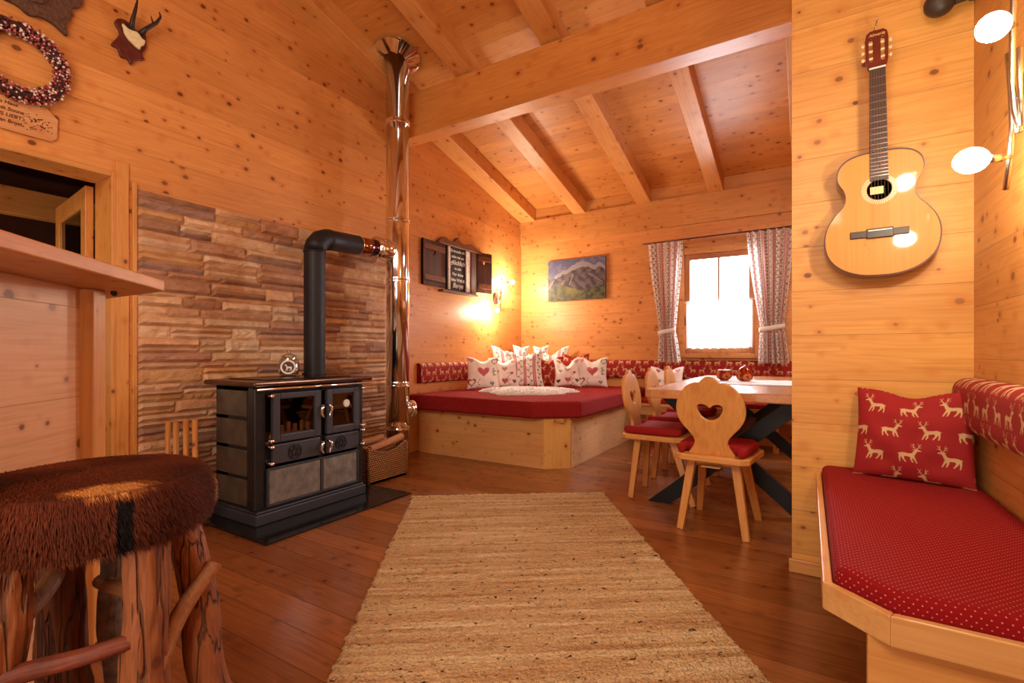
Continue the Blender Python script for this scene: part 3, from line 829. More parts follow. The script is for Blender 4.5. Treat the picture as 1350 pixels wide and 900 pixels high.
# lower doors with round ornament
for (y0, y1, nm) in ((SY0 + .075, 2.02, 'ash_door'), (2.065, SY1 - .045, 'drawer_door')):
    dd = S(FX + .002, FX + .026, y0, y1, .345, .46).build(nm, IRON, t, bev=.006)
    cy_, cz_ = (y0 + y1) / 2 - 2.0 - .02, .40 - .012
    MM = Matrix.Translation((FX + .027 + 2.9, cy_, cz_)) @ Matrix.Rotation(PI / 2, 4, 'Z')
    ring = lambda r: [(r * math.cos(a), r * math.sin(a)) for a in np.linspace(0, 2 * PI, 28, endpoint=False)]
    shape2d('round_ornament', [ring(.045), ring(.039)], .006, BLACK, dd, M=MM)
    for k in range(5):
        a = k * 2 * PI / 5 + .4
        shape2d('leaf_ornament', [[(.022 * math.cos(a) + .012 * math.cos(b) * (1 + .35 * math.cos(3 * b)), .022 * math.sin(a) + .012 * math.sin(b) * (1 + .35 * math.cos(3 * b))) for b in np.linspace(0, 2 * PI, 16, endpoint=False)]], .006, BLACK, dd, M=MM)
# hinges and spiral handles
def knob(y, z, par, nm='hinge'):
    MB().tube([(FX + 2.9, y - 2, z), (FX + .05 + 2.9, y - 2, z)], [.009, .009], 10).lathe([(.011, 0), (.013, .008), (.011, .016)], 12, Matrix.Translation((FX + .045 + 2.9, y - 2, z)) @ Matrix.Rotation(PI / 2, 4, 'Y')).build(nm, CHROME, par, smooth=True)
for z in (.735, .475): knob(SY0 + .055, z, t)
for z in (.44, .345): knob(SY0 + .055, z, t)
for z in (.74, .485, .45, .355): knob(SY1 - .03, z, t)
for y, z in ((2.018, .63), (2.068, .63), (2.018, .40), (2.068, .40)):
    s = 1 if y > 2.04 else -1
    pts = [(FX + .03 + 2.9, y - 2, z + .02)] + [(FX + .055 + 2.9 + .004 * math.sin(k), y - 2 + s * .012 * math.sin(k * .5), z + .02 - k * .011) for k in range(8)]
    MB().tube(pts, [.006, .008, .010, .011, .011, .010, .009, .007, .004], 10).build('door_handle', CHROME, t, smooth=True)

# glass storage jar with stag medallion
j = thing('glass_jar', 'small lidded glass jar with a white leaping stag medallion on the stove top', 'jar', (-3.04, 2.06, .838))
jar_gl = glass('jar_glass', (.9, .88, .85), fac=.35)
MB().lathe([(.045, 0), (.062, .01), (.068, .05), (.062, .10), (.045, .125), (.047, .13), (.042, .13), (.04, .12), (.056, .095), (.062, .05), (.056, .012), (.0, .008)], 28).build('bowl', jar_gl, j, smooth=True)
MB().lathe([(.048, .131), (.048, .138), (.02, .15), (.008, .155), (.014, .165), (.010, .175), (.0, .178)], 24).build('lid', jar_gl, j, smooth=True)
MM = Matrix.Translation((0, 0, .062)) @ Matrix.Rotation(math.radians(52), 4, 'Z') @ Matrix.Translation((0, -.069, 0))
ringp = lambda r: [(r * math.cos(a), r * math.sin(a)) for a in np.linspace(0, 2 * PI, 32, endpoint=False)]
shape2d('medallion_ring', [ringp(.048), ringp(.037)], .003, CHALK, j, M=MM)
shape2d('medallion_disc', [ringp(.037)], .0015, plain('medallion_dark', hx('5A3A34'), .7), j, M=MM)
for p in DEER[:6]:
    shape2d('stag_motif', [[((a - .5) * .055, (b - .55) * .05) for a, b in p]], .0035, CHALK, j, M=MM @ Matrix.Translation((0, -.001, 0)))

# black flue pipe
t = thing('flue_pipe', 'black steel flue pipe rising from the stove and bending into the chimney', 'flue pipe', (-3.09, 2.30, .838))
R0 = .074
MB().lathe([(R0, 0), (R0, .90), (R0 - .004, .905)], 28).lathe([(R0 + .012, 0), (R0 + .012, .012)], 28).build('riser', PIPEB, t, smooth=False, bev=.001)
cx, cy_ = 0.0, 0.0
el = [(0, 0, .90), (0, .012, .945), (0, .045, .985), (0, .09, 1.005), (0, .40, 1.018)]
MB().tube(el, R0 + .002, 28).tube([(0, .115, 1.006), (0, .125, 1.006)], R0 + .005, 28).tube([(0, -.0, .888), (0, 0, .900)], R0 + .005, 28).build('elbow', PIPEB, t, smooth=True)
MB().tube([(.0, .385, 1.02), (.01, .60, 1.03)], R0 - .006, 28).build('steel_coupling', TEMPER, t, smooth=True)
MB().tube([(.008, .58, 1.028), (.009, .595, 1.029)], R0 + .020, 28).build('coupling_ring', CHROME, t, smooth=True)
MB().tube([(.0, .40, 1.02), (.0, .408, 1.02)], R0 + .003, 28).build('coupling_ring', CHROME, t, smooth=True)

# stainless chimney
CX, CY, CR = -3.045, 3.10, .098
t = thing('steel_chimney', 'polished stainless steel chimney pipe from floor to ceiling', 'chimney', (CX, CY, 0))
MB().lathe([(CR, 0), (CR, rz_(CY) + .125)], 48).build('pipe', STEEL, t, smooth=True)
for z in (.35, .72, 1.62, 2.13, 2.98):
    MB().lathe([(CR, z - .02), (CR + .004, z - .018), (CR + .004, z - .006), (CR + .002, z), (CR + .006, z + .004), (CR + .006, z + .016), (CR, z + .018)], 48).build('collar', STEEL, t, smooth=False)
MB().tube([(-.02, 0, 1.873), (-.03, -.22, 1.868)], .088, 32).build('tee_branch', STEEL, t, smooth=True)
MB().tube([(-.03, -.205, 1.868), (-.03, -.228, 1.868)], .094, 32).build('tee_ring', CHROME, t, smooth=True)
MB().tube([(0.02, .02, .50), (.055, .10, .50)], .062, 28).build('cleanout_branch', STEEL, t, smooth=True)
MB().ball((0, 0, 0), .078, .078, .04, 24, 12, Matrix.Translation((.06, .115, .50)) @ Matrix.Rotation(math.radians(-25), 4, 'Z') @ Matrix.Rotation(-PI / 2, 4, 'X')).build('cleanout_cap', CHROME, t, smooth=True)
# ceiling rosette of overlapping segments
for k in range(8):
    a0 = k * PI / 4; a1 = a0 + PI / 4 * 1.1; n = 7; rm = MB()
    for q in range(n):
        a = a0 + (a1 - a0) * q / (n - 1); tw = .026 * q / (n - 1)
        rm.v.append((.101 * math.cos(a), .101 * math.sin(a), -.062 - tw)); rm.v.append((.200 * math.cos(a), .200 * math.sin(a), -.014 - tw))
    for q in range(n - 1): rm.f.append((2 * q, 2 * q + 1, 2 * q + 3, 2 * q + 2))
    rm.build('rosette_segment', STEEL, t, loc=(0, 0, rz_(CY) + .16), rot=(-ang, 0, 0), solid=.002)

# ------------------------------------------------------------------ firewood basket
t = thing('wicker_basket', 'wicker firewood basket between the stove and the steel chimney', 'basket', (-2.805, 2.55, 0))
def weave():
    q = NT('wicker_weave'); x, y, z = q.sep(q.obj())
    row = q.math('FLOOR', q.math('DIVIDE', z, .016)); s = q.math('ADD', q.math('DIVIDE', q.math('ADD', x, y), .022), q.math('MULTIPLY', q.math('MODULO', q.math('ADD', row, 100.0), 2.0), .5))
    a = q.math('ABSOLUTE', q.math('SINE', q.math('MULTIPLY', s, PI))); b = q.math('ABSOLUTE', q.math('SINE', q.math('MULTIPLY', q.math('DIVIDE', z, .016), PI)))
    h = q.math('MULTIPLY', a, b)
    q.l(q.ramp(h, [(0, hx('5A3010')), (.5, hx('B8783C')), (1, hx('D8A060'))]), q.b.inputs['Base Color']); q.bump(h, 1.0, .012); q.b.inputs['Roughness'].default_value = .6
    return q.m
WIC = weave()
bw, bl, bh = .27, .41, .27
m = MB()
def bwall(p0, p1, dip):
    n = 16; b = len(m.v); d = Vector((p1[0] - p0[0], p1[1] - p0[1], 0)); L = d.length; d.normalize(); nn = Vector((d.y, -d.x, 0)) * .009
    for side in (0, 1):
        for i in range(n + 1):
            u = i / n; p = Vector((*p0, 0)) + d * L * u + nn * (1 if side else -1)
            zt = bh - dip * (math.sin(PI * u)) ** 1.2
            m.v.append((p.x, p.y, .0)); m.v.append((p.x, p.y, zt))
    K = (n + 1) * 2
    for i in range(n):
        a = b + 2 * i; m.f += [(a, a + 2, a + 3, a + 1), (a + K, a + K + 1, a + K + 3, a + K + 2), (a + 1, a + 3, a + K + 3, a + K + 1), (a, a + K, a + K + 2, a + 2)]
    for a in (b, b + 2 * n): m.f.append((a, a + 1, a + K + 1, a + K))
bwall((-.009, 0), (-.009, bl), .055); bwall((-bw, bl), (-bw, 0), .0); bwall((-bw, .009), (0, .009), .02); bwall((0, bl - .009), (-bw, bl - .009), .02)
m.build('side', WIC, t)
box(-bw, 0, 0, bl, 0.002, .02).build('base', WIC, t)
m = MB()
rim = [(-.009, bl * u, bh - .055 * math.sin(PI * u) ** 1.2) for u in np.linspace(0, 1, 16)]
m.tube(rim, .013, 8)
m.tube([(-.009, 0.006, bh), (-bw, .006, bh)], .012, 8); m.tube([(-.009, bl - .006, bh), (-bw, bl - .006, bh)], .012, 8); m.tube([(-bw, 0, bh), (-bw, bl, bh)], .012, 8)
m.build('rim', WIC, t, smooth=True)
for x, y in ((0, 0), (0, bl), (-bw, 0), (-bw, bl)): MB().tube([(x * .97 - .003, y * .97 + .006, 0), (x * .97 - .003, y * .97 + .006, bh)], .012, 8).build('corner_post', WIC, t, smooth=True)
logs = [((-2.84, 2.60, .262), (-2.83, 2.93, .315), .026, 'split log lying highest across the front rim of the basket'),
        ((-2.93, 2.58, .235), (-2.92, 2.92, .24), .036, 'thick log in the middle of the basket'),
        ((-3.02, 2.585, .25), (-3.01, 2.92, .262), .032, 'log at the back of the basket beside the stone wall'),
        ((-2.87, 2.58, .17), (-2.87, 2.92, .175), .035, 'log low behind the dipped front rim of the basket'),
        ((-2.99, 2.59, .165), (-3.0, 2.92, .165), .036, 'log low at the back of the basket'),
        ((-2.93, 2.59, .305), (-2.97, 2.85, .31), .024, 'short log on top of the basket near the stove')]
for i, (a, b, r, lab) in enumerate(logs):
    a = Vector(a); b = Vector(b)
    o = MB().tube([b.lerp(a, k / 6) for k in range(7)], r, 9, wob=.25, seed=i * 3.1).build('firewood_log', WFIRE)
    o.data.transform(Matrix.Translation(-a)); o.location = a
    tag(o, lab, 'firewood', 'firewood logs in the basket')

# small log rack beside the stove: four upright sticks
t = thing('log_rack', 'small low wooden rack with four upright sticks behind the stool', 'rack', (-3.09, 1.415, 0))
for x, y in ((-.17, .0), (-.075, .0), (.055, .0), (.155, .0)):
    MB().tube([(x, y, 0), (x + .008 * (1 if x < 0 else -1), y, .590 + .03 * (x > 0))], .015, 10).build('upright_stick', WZ, t, smooth=True)
MB().box(-.20, .19, -.05, .05, .10, .125).build('base_board', WX, t, bev=.003)

# ------------------------------------------------------------------ daybed with mattress
poly = [(-3.33, 3.695), (-1.93, 3.695), (-1.75, 3.85), (-1.75, 5.30), (-1.75, BY - .002), (LX + .005, BY - .002), (LX + .005, 3.76), (-3.33, 3.76)]
t = thing('daybed', 'large pale wooden corner daybed platform under the red mattress', 'daybed', (0, 0, 0))
MB().box(-3.33, -1.93, 3.695, 3.72, 0, .435).build('front_panel', WPALE, t, bev=.002)
MB().prism([(-1.93, 3.695), (-1.75, 3.85), (-1.77, 3.87), (-1.945, 3.72)], 0, .435).build('corner_panel', wood('daybed_corner', hx('E6B468'), hx('C88A40'), 'Z', None, knots=.8), t, bev=.001)
MB().box(-1.775, -1.75, 3.872, BY - .003, 0, .435).build('side_panel', WPALEY, t, bev=.002)
MB().box(-3.395, -3.331, 3.73, 3.75, 0, .435).build('end_strip', WZ, t)
MB().box(-3.39, -1.78, 3.76, BY - .003, .40, .434).build('slat_board', WY, t)
mp = [(LX + .01, 3.60), (-1.99, 3.60), (-1.655, 3.86), (-1.655, 5.78), (LX + .01, 5.78)]
mo = MB().prism(mp, .436, .582).build('mattress', REDDOT, bev=.022, seg=3)
tag(mo, 'large red dotted mattress with a cut corner on the daybed', 'mattress')

def deer_band(name, label, length, h, th, loc, rz, group):
    """upholstered bolster strip: local x along the wall, -y faces the room"""
    t = thing(name, label, 'backrest cushion', loc, rz, group)
    nu = int(length / .0045); nv = 56; m = MB()
    prof = []
    for k in range(nv + 1):
        s = k / nv                          # runs bottom front to top back
        zz = h * s
        yy = -th * (1 - abs(2 * s - 1) ** 5) ** .5 if 0 < s < 1 else 0
        prof.append((yy - .004, zz))
    us = np.linspace(0, length, nu + 1); vs = np.array([p[1] for p in prof])
    U, V = np.meshgrid(us, vs)
    for (yy, zz) in prof:
        for u in us: m.v.append((float(u), yy, zz))
    for j in range(nv):
        for i in range(nu): a = j * (nu + 1) + i; m.f.append((a, a + 1, a + nu + 2, a + nu + 1))
    o = m.build('cover', FABRIC, t, smooth=True)
    paint(o, col_deer(U, V + .01, .082, .108).reshape(-1, 3))
    MB().box(0, length, -.006, 0, .004, h - .004).box(0, .004, -th * .8, -.004, .03, h - .03).box(length - .004, length, -th * .8, -.004, .03, h - .03).build('backing', REDC, t)
    return t
G = 'red stag-print backrest cushions along the walls'
deer_band('backrest_cushion', 'red stag-print backrest cushion on the left wall above the daybed', 2.03, .21, .05, (LX + .002, 3.73, .68), PI / 2, G)
deer_band('backrest_cushion', 'red stag-print backrest cushion on the back wall left of the window', 1.86, .22, .05, (-3.32, BY - .002, .685), 0, G)
deer_band('backrest_cushion', 'red stag-print backrest cushion under the window behind the dining table', 1.75, .22, .05, (-1.45, BY - .002, .685), 0, G)
deer_band('backrest_cushion', 'red stag-print backrest cushion on the right wall above the right bench', 1.35, .20, .062, (RX - .002, PY - .012, .70), -PI / 2, G)

# sheepskin
WOOL = attr_mat('sheep_wool', rough=.95, sheen=0, bump=.3, bscale=90, translucent=.45)
def fur_blades(name, pts, nrm, cols, ln, wd, mat, parent, droop=.5, comb=None, spread=.35, root=.7):
    m = MB(); cc = []
    for i, (p, n) in enumerate(zip(pts, nrm)):
        p = Vector(p); n = Vector(n)
        d = n * .38 + (Vector(comb(p)) if comb else Vector((0, 0, 0))) + Vector((random.gauss(0, spread), random.gauss(0, spread), random.gauss(0, spread)))
        d.normalize(); L = ln * random.uniform(.6, 1.3)
        s = d.cross(n); s = s.normalized() if s.length > 1e-4 else Vector((1, 0, 0))
        s = (s + Vector((random.gauss(0, .3), random.gauss(0, .3), 0))).normalized() * wd / 2
        mid = p + d * L * .55; tip = p + d * L + Vector((0, 0, -1)) * L * droop * .5
        b = len(m.v); m.v += [tuple(p - s), tuple(p + s), tuple(mid + s * .8), tuple(mid - s * .8), tuple(tip)]
        m.f += [(b, b + 1, b + 2, b + 3), (b + 3, b + 2, b + 4)]
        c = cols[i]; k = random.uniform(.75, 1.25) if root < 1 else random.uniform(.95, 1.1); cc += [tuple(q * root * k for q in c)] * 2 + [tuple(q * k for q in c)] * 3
    o = m.build(name, mat, parent); paint(o, np.clip(np.array(cc), 0, 1)); o['kind'] = 'stuff'
    return o
t = thing('sheepskin', 'white sheepskin throw lying on the red mattress in front of the pillows', 'sheepskin', (-2.48, 4.40, .583), math.radians(31.3))
def sk_r(a): return 1 + .10 * math.sin(3 * a + .5) + .07 * math.sin(5 * a) + .05 * math.sin(9 * a + 1)
m = MB(); NR, NA = 26, 90; fp = []; fnn = []
for i in range(NR + 1):
    for k in range(NA):
        a = 2 * PI * k / NA; r = i / NR
        R = sk_r(a)
        x = .47 * R * r * math.cos(a); y = .33 * R * r * math.sin(a)
        z = .045 * (1 - r ** 6) + .022 * noise.noise(Vector((x * 22, y * 22, 0))) * (1 - r ** 4)
        m.v.append((x, y, max(z, .001)))
        if i % 1 == 0: fp.append((x, y, max(z, .002)))
for i in range(NR):
    for k in range(NA): m.f.append((i * NA + k, i * NA + (k + 1) % NA, (i + 1) * NA + (k + 1) % NA, (i + 1) * NA + k))
o = m.build('hide', WOOL, t, smooth=True); paint(o, np.tile(np.array(hx('FAF4EE')), (len(m.v), 1)))
pp = []; 
for _ in range(7000):
    a = random.random() * 2 * PI; r = math.sqrt(random.random()); R = sk_r(a); x = .47 * R * r * math.cos(a); y = .33 * R * r * math.sin(a)
    pp.append((x, y, .045 * (1 - r ** 6)))
fur_blades('wool', pp, [(0, 0, 1)] * len(pp), [tuple(q * 1.35 for q in hx('F8F2EC'))] * len(pp), .014, .010, WOOL, t, comb=lambda p: (p.x * 1.2, p.y * 1.2, 0), spread=.4, root=1.0)

# pillows on the daybed
G = 'pillows heaped in the corner of the daybed'
TILT = math.radians(-16)
def pil(name, w, h, fn, label, x, y, rz, z=.584, tilt=TILT, th=.13, **k):
    return pillow(name, w, h, th, fn, label, 'pillow', (x, y, z), (tilt, 0, math.radians(rz)), group=G, **k)
pil('pillow', .37, .38, col_heart, 'white pillow with one big pink heart, leftmost of the pillows on the daybed', -3.11, 4.50, 42)
pil('pillow', .36, .36, col_hearts_small, 'white pillow with small scattered hearts, right beside the leftmost heart pillow', -3.02, 4.80, 44)
pil('pillow', .46, .45, col_stripe, 'large white pillow with green vines and pink stripes at the front of the heap', -2.85, 4.98, 36, ear=.13)
pil('pillow', .50, .50, col_stripe, 'tall vine-print pillow behind the small-hearts pillow, its corner pointing up at the left wall', -3.17, 5.20, 46, ear=.13, sag=.10, tilt=math.radians(-6), th=.09)
pil('pillow', .48, .51, col_stripe, 'tall vine-print pillow standing furthest back in the very corner of the daybed', -3.05, 5.50, 38, ear=.13, sag=.10, tilt=math.radians(-5), th=.08)
pil('pillow', .48, .50, col_stripe, 'tall vine-print pillow behind the red stag pillow, leaning on the back wall', -2.84, 5.62, 16, ear=.13, sag=.10, tilt=math.radians(-6), th=.09)
pil('pillow', .38, .38, lambda u, v: col_deer(u, v, .10, .13), 'red stag-print pillow in front of the tall pillows on the daybed', -2.66, 5.20, 28)
pil('pillow', .36, .40, lambda u, v: col_deer(u, v, .10, .13), 'red stag-print pillow half hidden, leaning on the back wall of the daybed', -2.52, 5.66, 8, tilt=math.radians(-6), th=.09)
pil('pillow', .33, .37, col_hearts_small, 'white pillow with small hearts between the red stag pillow and the rightmost heart pillow', -2.44, 5.28, 34, sag=.10, ear=.14)
pil('pillow', .36, .37, col_heart, 'white pillow with one big pink heart, rightmost of the pillows on the daybed', -2.20, 5.46, 20)

# ------------------------------------------------------------------ wooden shutter sign with chalk board
t = thing('shutter_sign', 'dark wooden window-shutter sign with white handwriting on a black board', 'wall sign', (LX, 4.18, 1.68))
MY = Matrix(((0, -1, 0, 0), (1, 0, 0, 0), (0, 0, 1, 0), (0, 0, 0, 1)))      # XZ drawing plane -> wall plane (local y along the wall), front towards +x
def wallp(y, z, x=.0): return Matrix.Translation((x, y, z)) @ MY
def rect(a, b, c, d): return [(a, c), (b, c), (b, d), (a, d)]
def shutter(par, y0, y1, z0, z1, M, nm='shutter'):
    w = y1 - y0; h = z1 - z0
    o = shape2d(nm, [rect(0, w, 0, h), heart(.055, .075, w * .5, h * .74)], .018, WDARK, par, M=M)
    for zz in (.05, h - .10): shape2d('batten', [rect(.02, w - .015, zz, zz + .055)], .014, WDARKH, o, M=M @ Matrix.Translation((0, -.016, 0)))
    shape2d('edge_strip', [rect(0, .02, 0, h)], .03, WDARK, o, M=M @ Matrix.Translation((0, -.005, 0)))
shutter(t, 3.785, 4.15, 1.70, 2.17, wallp(-.395, .02, .02))
shutter(t, 4.75, 5.0, 1.71, 2.19, wallp(.545, .03, .03) @ Matrix.Rotation(math.radians(-12), 4, 'Z'))
box(.002, .03, 0, .42, .0, .50).build('board', SLATE, t, bev=.002)
BIR = plain('birch_white_strip', hx('E8DCD4'), .8, nscale=40, namt=.25)
box(.03, .042, .012, .042, .01, .48).build('birch_strip', BIR, t); box(.03, .042, .335, .41, .01, .48).build('birch_strip', BIR, t)
box(.002, .05, .42, .52, -.01, .49).build('side_post', WDARK, t, bev=.003)
hp = smooth_closed([(-.13, .49), (-.14, .525), (-.06, .565), (.04, .535), (.12, .555), (.17, .60), (.22, .555), (.32, .545), (.42, .57), (.52, .535), (.62, .515), (.72, .50), (.72, .49), (.3, .488)], 5)
shape2d('carved_header', [hp], .05, WDARKH, t, M=wallp(0, 0, .03), bevel=.004)
box(.002, .075, -.12, .53, -.03, -.005).build('ledge', WDARKH, t, bev=.003)
for k, (ln_, sz, sh) in enumerate((('Es braucht oft', .044, 0), ('nicht viel um', .044, 0), ('gl\u00fccklich', .074, .3), ('zu sein', .044, 0), ('Nur deine', .048, 0), ('liebe Welt &', .048, 0), ('Berge', .080, .3))):
    text('handwriting', ln_, sz, CHALK, t, wallp(.188, .445 - k * .064, .032) @ Matrix.Rotation(PI / 2, 4, 'X'), shear=sh)

# ------------------------------------------------------------------ wall lamps
t = thing('wall_lamp', 'wall lamp of crossed metal rods with lit bulbs in the back left corner', 'lamp', (LX, 5.17, 1.68), group=None)
MB().lathe([(.045, 0), (.045, .02), (.038, .026)], 24, Matrix.Scale(1.7, 4, (0, 0, 1)) @ Matrix.Rotation(PI / 2, 4, 'Y')).build('back_plate', WDARK, t)
def arcp(y0, y1, z0, z1, bow, x=.07, n=12): return [(x + .01 * math.sin(PI * i / n), y0 + (y1 - y0) * i / n + bow * math.sin(PI * i / n), z0 + (z1 - z0) * i / n) for i in range(n + 1)]
for a in ((.05, -.05, .26, -.10, .03), (-.06, .04, .12, -.16, -.03), (.0, -.02, .14, -.2, .03)):
    MB().tube(arcp(a[0], a[1], a[2], a[3], a[4]), .007, 8).tube([(.02, 0, 0), (.07, 0, 0)], .006, 8).build('rod', RODS, t, smooth=True)
for (x, y, z, xr, yr, zr) in ((.15, .15, .215, .075, .02, .19), (.14, -.16, -.17, .075, -.02, -.15)):
    MB().tube([(xr, yr, zr), ((x + xr) / 2, (y + yr) / 2, (z + zr) / 2)], .006, 8).tube([((x + xr) / 2, (y + yr) / 2, (z + zr) / 2), (x, y, z)], .011, 10).build('bulb_holder', CHROME, t, smooth=True)
    MB().ball((x + .01, y + (.015 if y > 0 else -.015), z), .026, .026, .026, 16, 10).build('bulb', BULB, t, smooth=True)
t = thing('wall_lamp', 'wall lamp of curved silver rods with lit frosted shades on the right wall', 'lamp', (RX, 1.88, 1.72))
MB().lathe([(.05, 0), (.05, .02), (.042, .028)], 28, Matrix.Rotation(-PI / 2, 4, 'Y') @ Matrix.Scale(1.5, 4, (1, 0, 0))).build('back_plate', WDARK, t)
r1 = [(-.053, .07, .45), (-.055, .045, .30), (-.055, .055, .16), (-.055, .055, .05), (-.055, .035, -.04), (-.055, 0.0, -.11)]
r2 = [(-.052, .10, .155), (-.055, .075, .08), (-.055, .06, 0), (-.055, .055, -.07), (-.055, .07, -.15), (-.055, .11, -.24)]
MB().tube(r1, .008, 12).build('rod', RODS, t, smooth=True); MB().tube(r2, .008, 12).build('rod', RODS, t, smooth=True)
MB().tube([(-.055, 0, .12), (-.055, -.01, 0), (-.055, -.02, -.1)], .007, 10).tube([(-.02, .02, 0), (-.055, .055, .0)], .006, 8).build('rod', RODS, t, smooth=True)
for (x, y, z, q) in ((-.133, -.105, .145, (-.055, .03, .20)), (-.150, .02, -.165, (-.055, .06, -.16))):
    q = Vector(q); p = Vector((x, y, z)); 
    MB().tube([q, q.lerp(p, .35)], .006, 10).tube([q.lerp(p, .25), q.lerp(p, .6)], .012, 12).build('bulb_holder', CHROME, t, smooth=True)
    MB().ball((0, 0, 0), .036, .036, .043, 24, 14, Matrix.Translation(p) @ (q - p).to_track_quat('Z', 'Y').to_matrix().to_4x4()).build('lamp_shade', BULBR, t, smooth=True)

# ------------------------------------------------------------------ wreath, plaque, antlers, carving on the left wall
t = thing('berry_wreath', 'round wreath of red and white berries hanging on the left wall', 'wreath', (LX + .045, .80, 2.448))
ringpts = [(0, .163 * math.cos(a), .165 * math.sin(a)) for a in np.linspace(0, 2 * PI, 49)]
MB().tube(ringpts, .024, 10, cap=False).build('twig_ring', plain('dark_twigs', hx('3A1812'), .8), t, smooth=True)
m = MB(); cc = []; BC = [hx('7A1A20'), hx('A83A3A'), hx('E8C8C0'), hx('C87A78'), hx('4A1418'), hx('F0E0D8'), hx('8A2A28')]
for _ in range(1500):
    a = random.random() * 2 * PI; b = random.random() * 2 * PI; rr = random.uniform(.018, .042)
    R = .163 + rr * math.cos(b); r = random.uniform(.0035, .0075); n0 = len(m.v)
    m.ball((rr * math.sin(b), R * math.cos(a), R * math.sin(a)), r, n=6, m=5)
    cc += [random.choice(BC)] * (len(m.v) - n0)
o = m.build('berries', attr_mat('berries', .35, 0, 0, coat=.3), t, smooth=True); paint(o, np.array(cc)); o['kind'] = 'stuff'
t = thing('wooden_plaque', 'pale wooden plaque with burnt handwriting above the doorway, under the berry wreath', 'plaque', (LX, .74, 2.185))
pl = [(-.21, -.085), (.19, -.085), (.212, -.06), (.215, .04), (.17, .082), (-.19, .082), (-.21, .06)]
shape2d('board', [pl], .016, wood('plaque_spruce', hx('D89A66'), hx('B87844'), 'Y', None, knots=.2), t, bevel=.003, M=wallp(0, 0, .009))
for k, s_ in enumerate(('berichtet das Haus', 'von Stunden mit Sonne', 'seines LEBENS LIEBT', 'zu seiner vollen Brust')):
    text('burnt_lettering', s_, .024, INK, t, wallp(-.03, .048 - k * .030, .0185) @ Matrix.Rotation(PI / 2, 4, 'X'), shear=.15)
fl = MB()
for _ in range(60):
    y = random.gauss(.13, .03); z = random.gauss(-.015, .022)
    fl.box(.0175, .0185, y, y + random.uniform(.003, .009), z, z + random.uniform(.002, .006))
fl.build('burnt_flower', INK, t)

t = thing('antler_trophy', 'small roebuck antlers with white skull cap on a dark leaf-shaped board', 'antlers', (LX, 1.28, 2.80))
lf = [(-.08, .08), (-.055, .03), (-.095, -.05), (-.065, -.06), (-.05, -.10), (-.02, -.095), (.0, -.12), (.02, -.085), (.065, -.06), (.055, -.03), (.075, .02), (.07, .10), (.03, .09), (-.02, .12), (-.06, .115)]
shape2d('leaf_board', [smooth_closed(lf, 3)], .02, plain('dark_red_leaf_board', hx('5E1E14'), .55, nscale=30, namt=.35), t, bevel=.004, M=wallp(0, 0, .012))
sk = [(-.05, .085), (-.02, .07), (.02, .075), (.045, .05), (.062, .045), (.055, .015), (.04, .0), (.035, -.02), (.012, -.012), (-.005, .0), (-.02, .01), (-.04, .035), (-.045, .06)]
shape2d('skull_cap', [smooth_closed(sk, 3)], .026, plain('bone', hx('E8D8A8'), .7, nscale=50, bump=.5), t, bevel=.008, M=wallp(0, 0, .034))
ANT = plain('antler_brown', hx('2E1A12'), .5, nscale=40, namt=.4)
MB().tube([(.045, -.012, .07), (.06, -.01, .12), (.075, .0, .19), (.08, .008, .25)], [.015, .011, .008, .003], 10, wob=.2).build('antler', ANT, t, smooth=True)
MB().tube([(.045, .035, .07), (.06, .06, .11), (.075, .105, .165), (.08, .125, .21), (.08, .118, .235)], [.015, .011, .009, .006, .003], 10, wob=.2).tube([(.072, .09, .15), (.075, .075, .19)], [.007, .002], 8).build('antler', ANT, t, smooth=True)

t = thing('wooden_carving', 'dark rough wooden carving at the top left corner above the wreath', 'carving', (LX, .84, 2.90))
cp = [(-.2, -.10), (-.17, -.16), (-.05, -.165), (.0, -.19), (.05, -.175), (.10, -.185), (.15, -.215), (.145, -.16), (.165, -.12), (.17, -.06), (.21, -.02), (.2, .08), (.10, .16), (-.1, .15), (-.22, .05)]
CARV = plain('weathered_dark_wood', hx('5A3A28'), .8, nscale=60, namt=.45, bump=.8)
shape2d('relief', [smooth_closed(cp, 3)], .03, CARV, t, bevel=.006, M=wallp(0, 0, .016))
MB().lathe([(.075, 0), (.075, .012), (.05, .03), (.0, .036)], 24, Matrix.Translation((.03, .0, -.05)) @ Matrix.Rotation(PI / 2, 4, 'Y')).build('boss', CARV, t)

# ------------------------------------------------------------------ bar counter
t = thing('bar_counter', 'wooden bar counter with thick overhanging top at the left edge', 'counter', (-1.434, .313, 0), math.radians(135))
MB().prism([(-.75, 0), (.75, 0), (1.21, .46), (-.75, .46)], 1.217, 1.256).build('countertop', WTOP, t, bev=.004)
box(-.75, .72, .24, .265, 0, 1.216).build('front_panel', WPANEL, t)
box(.72, .793, .20, .27, 0, 1.216).build('end_post', WZ, t, bev=.003)
MB().tube([(.80, .18, 1.212), (.85, .2, 1.212)], .009, 10).build('metal_fitting', plain('dark_metal', (.05, .04, .04), .4, .9), t, smooth=True)

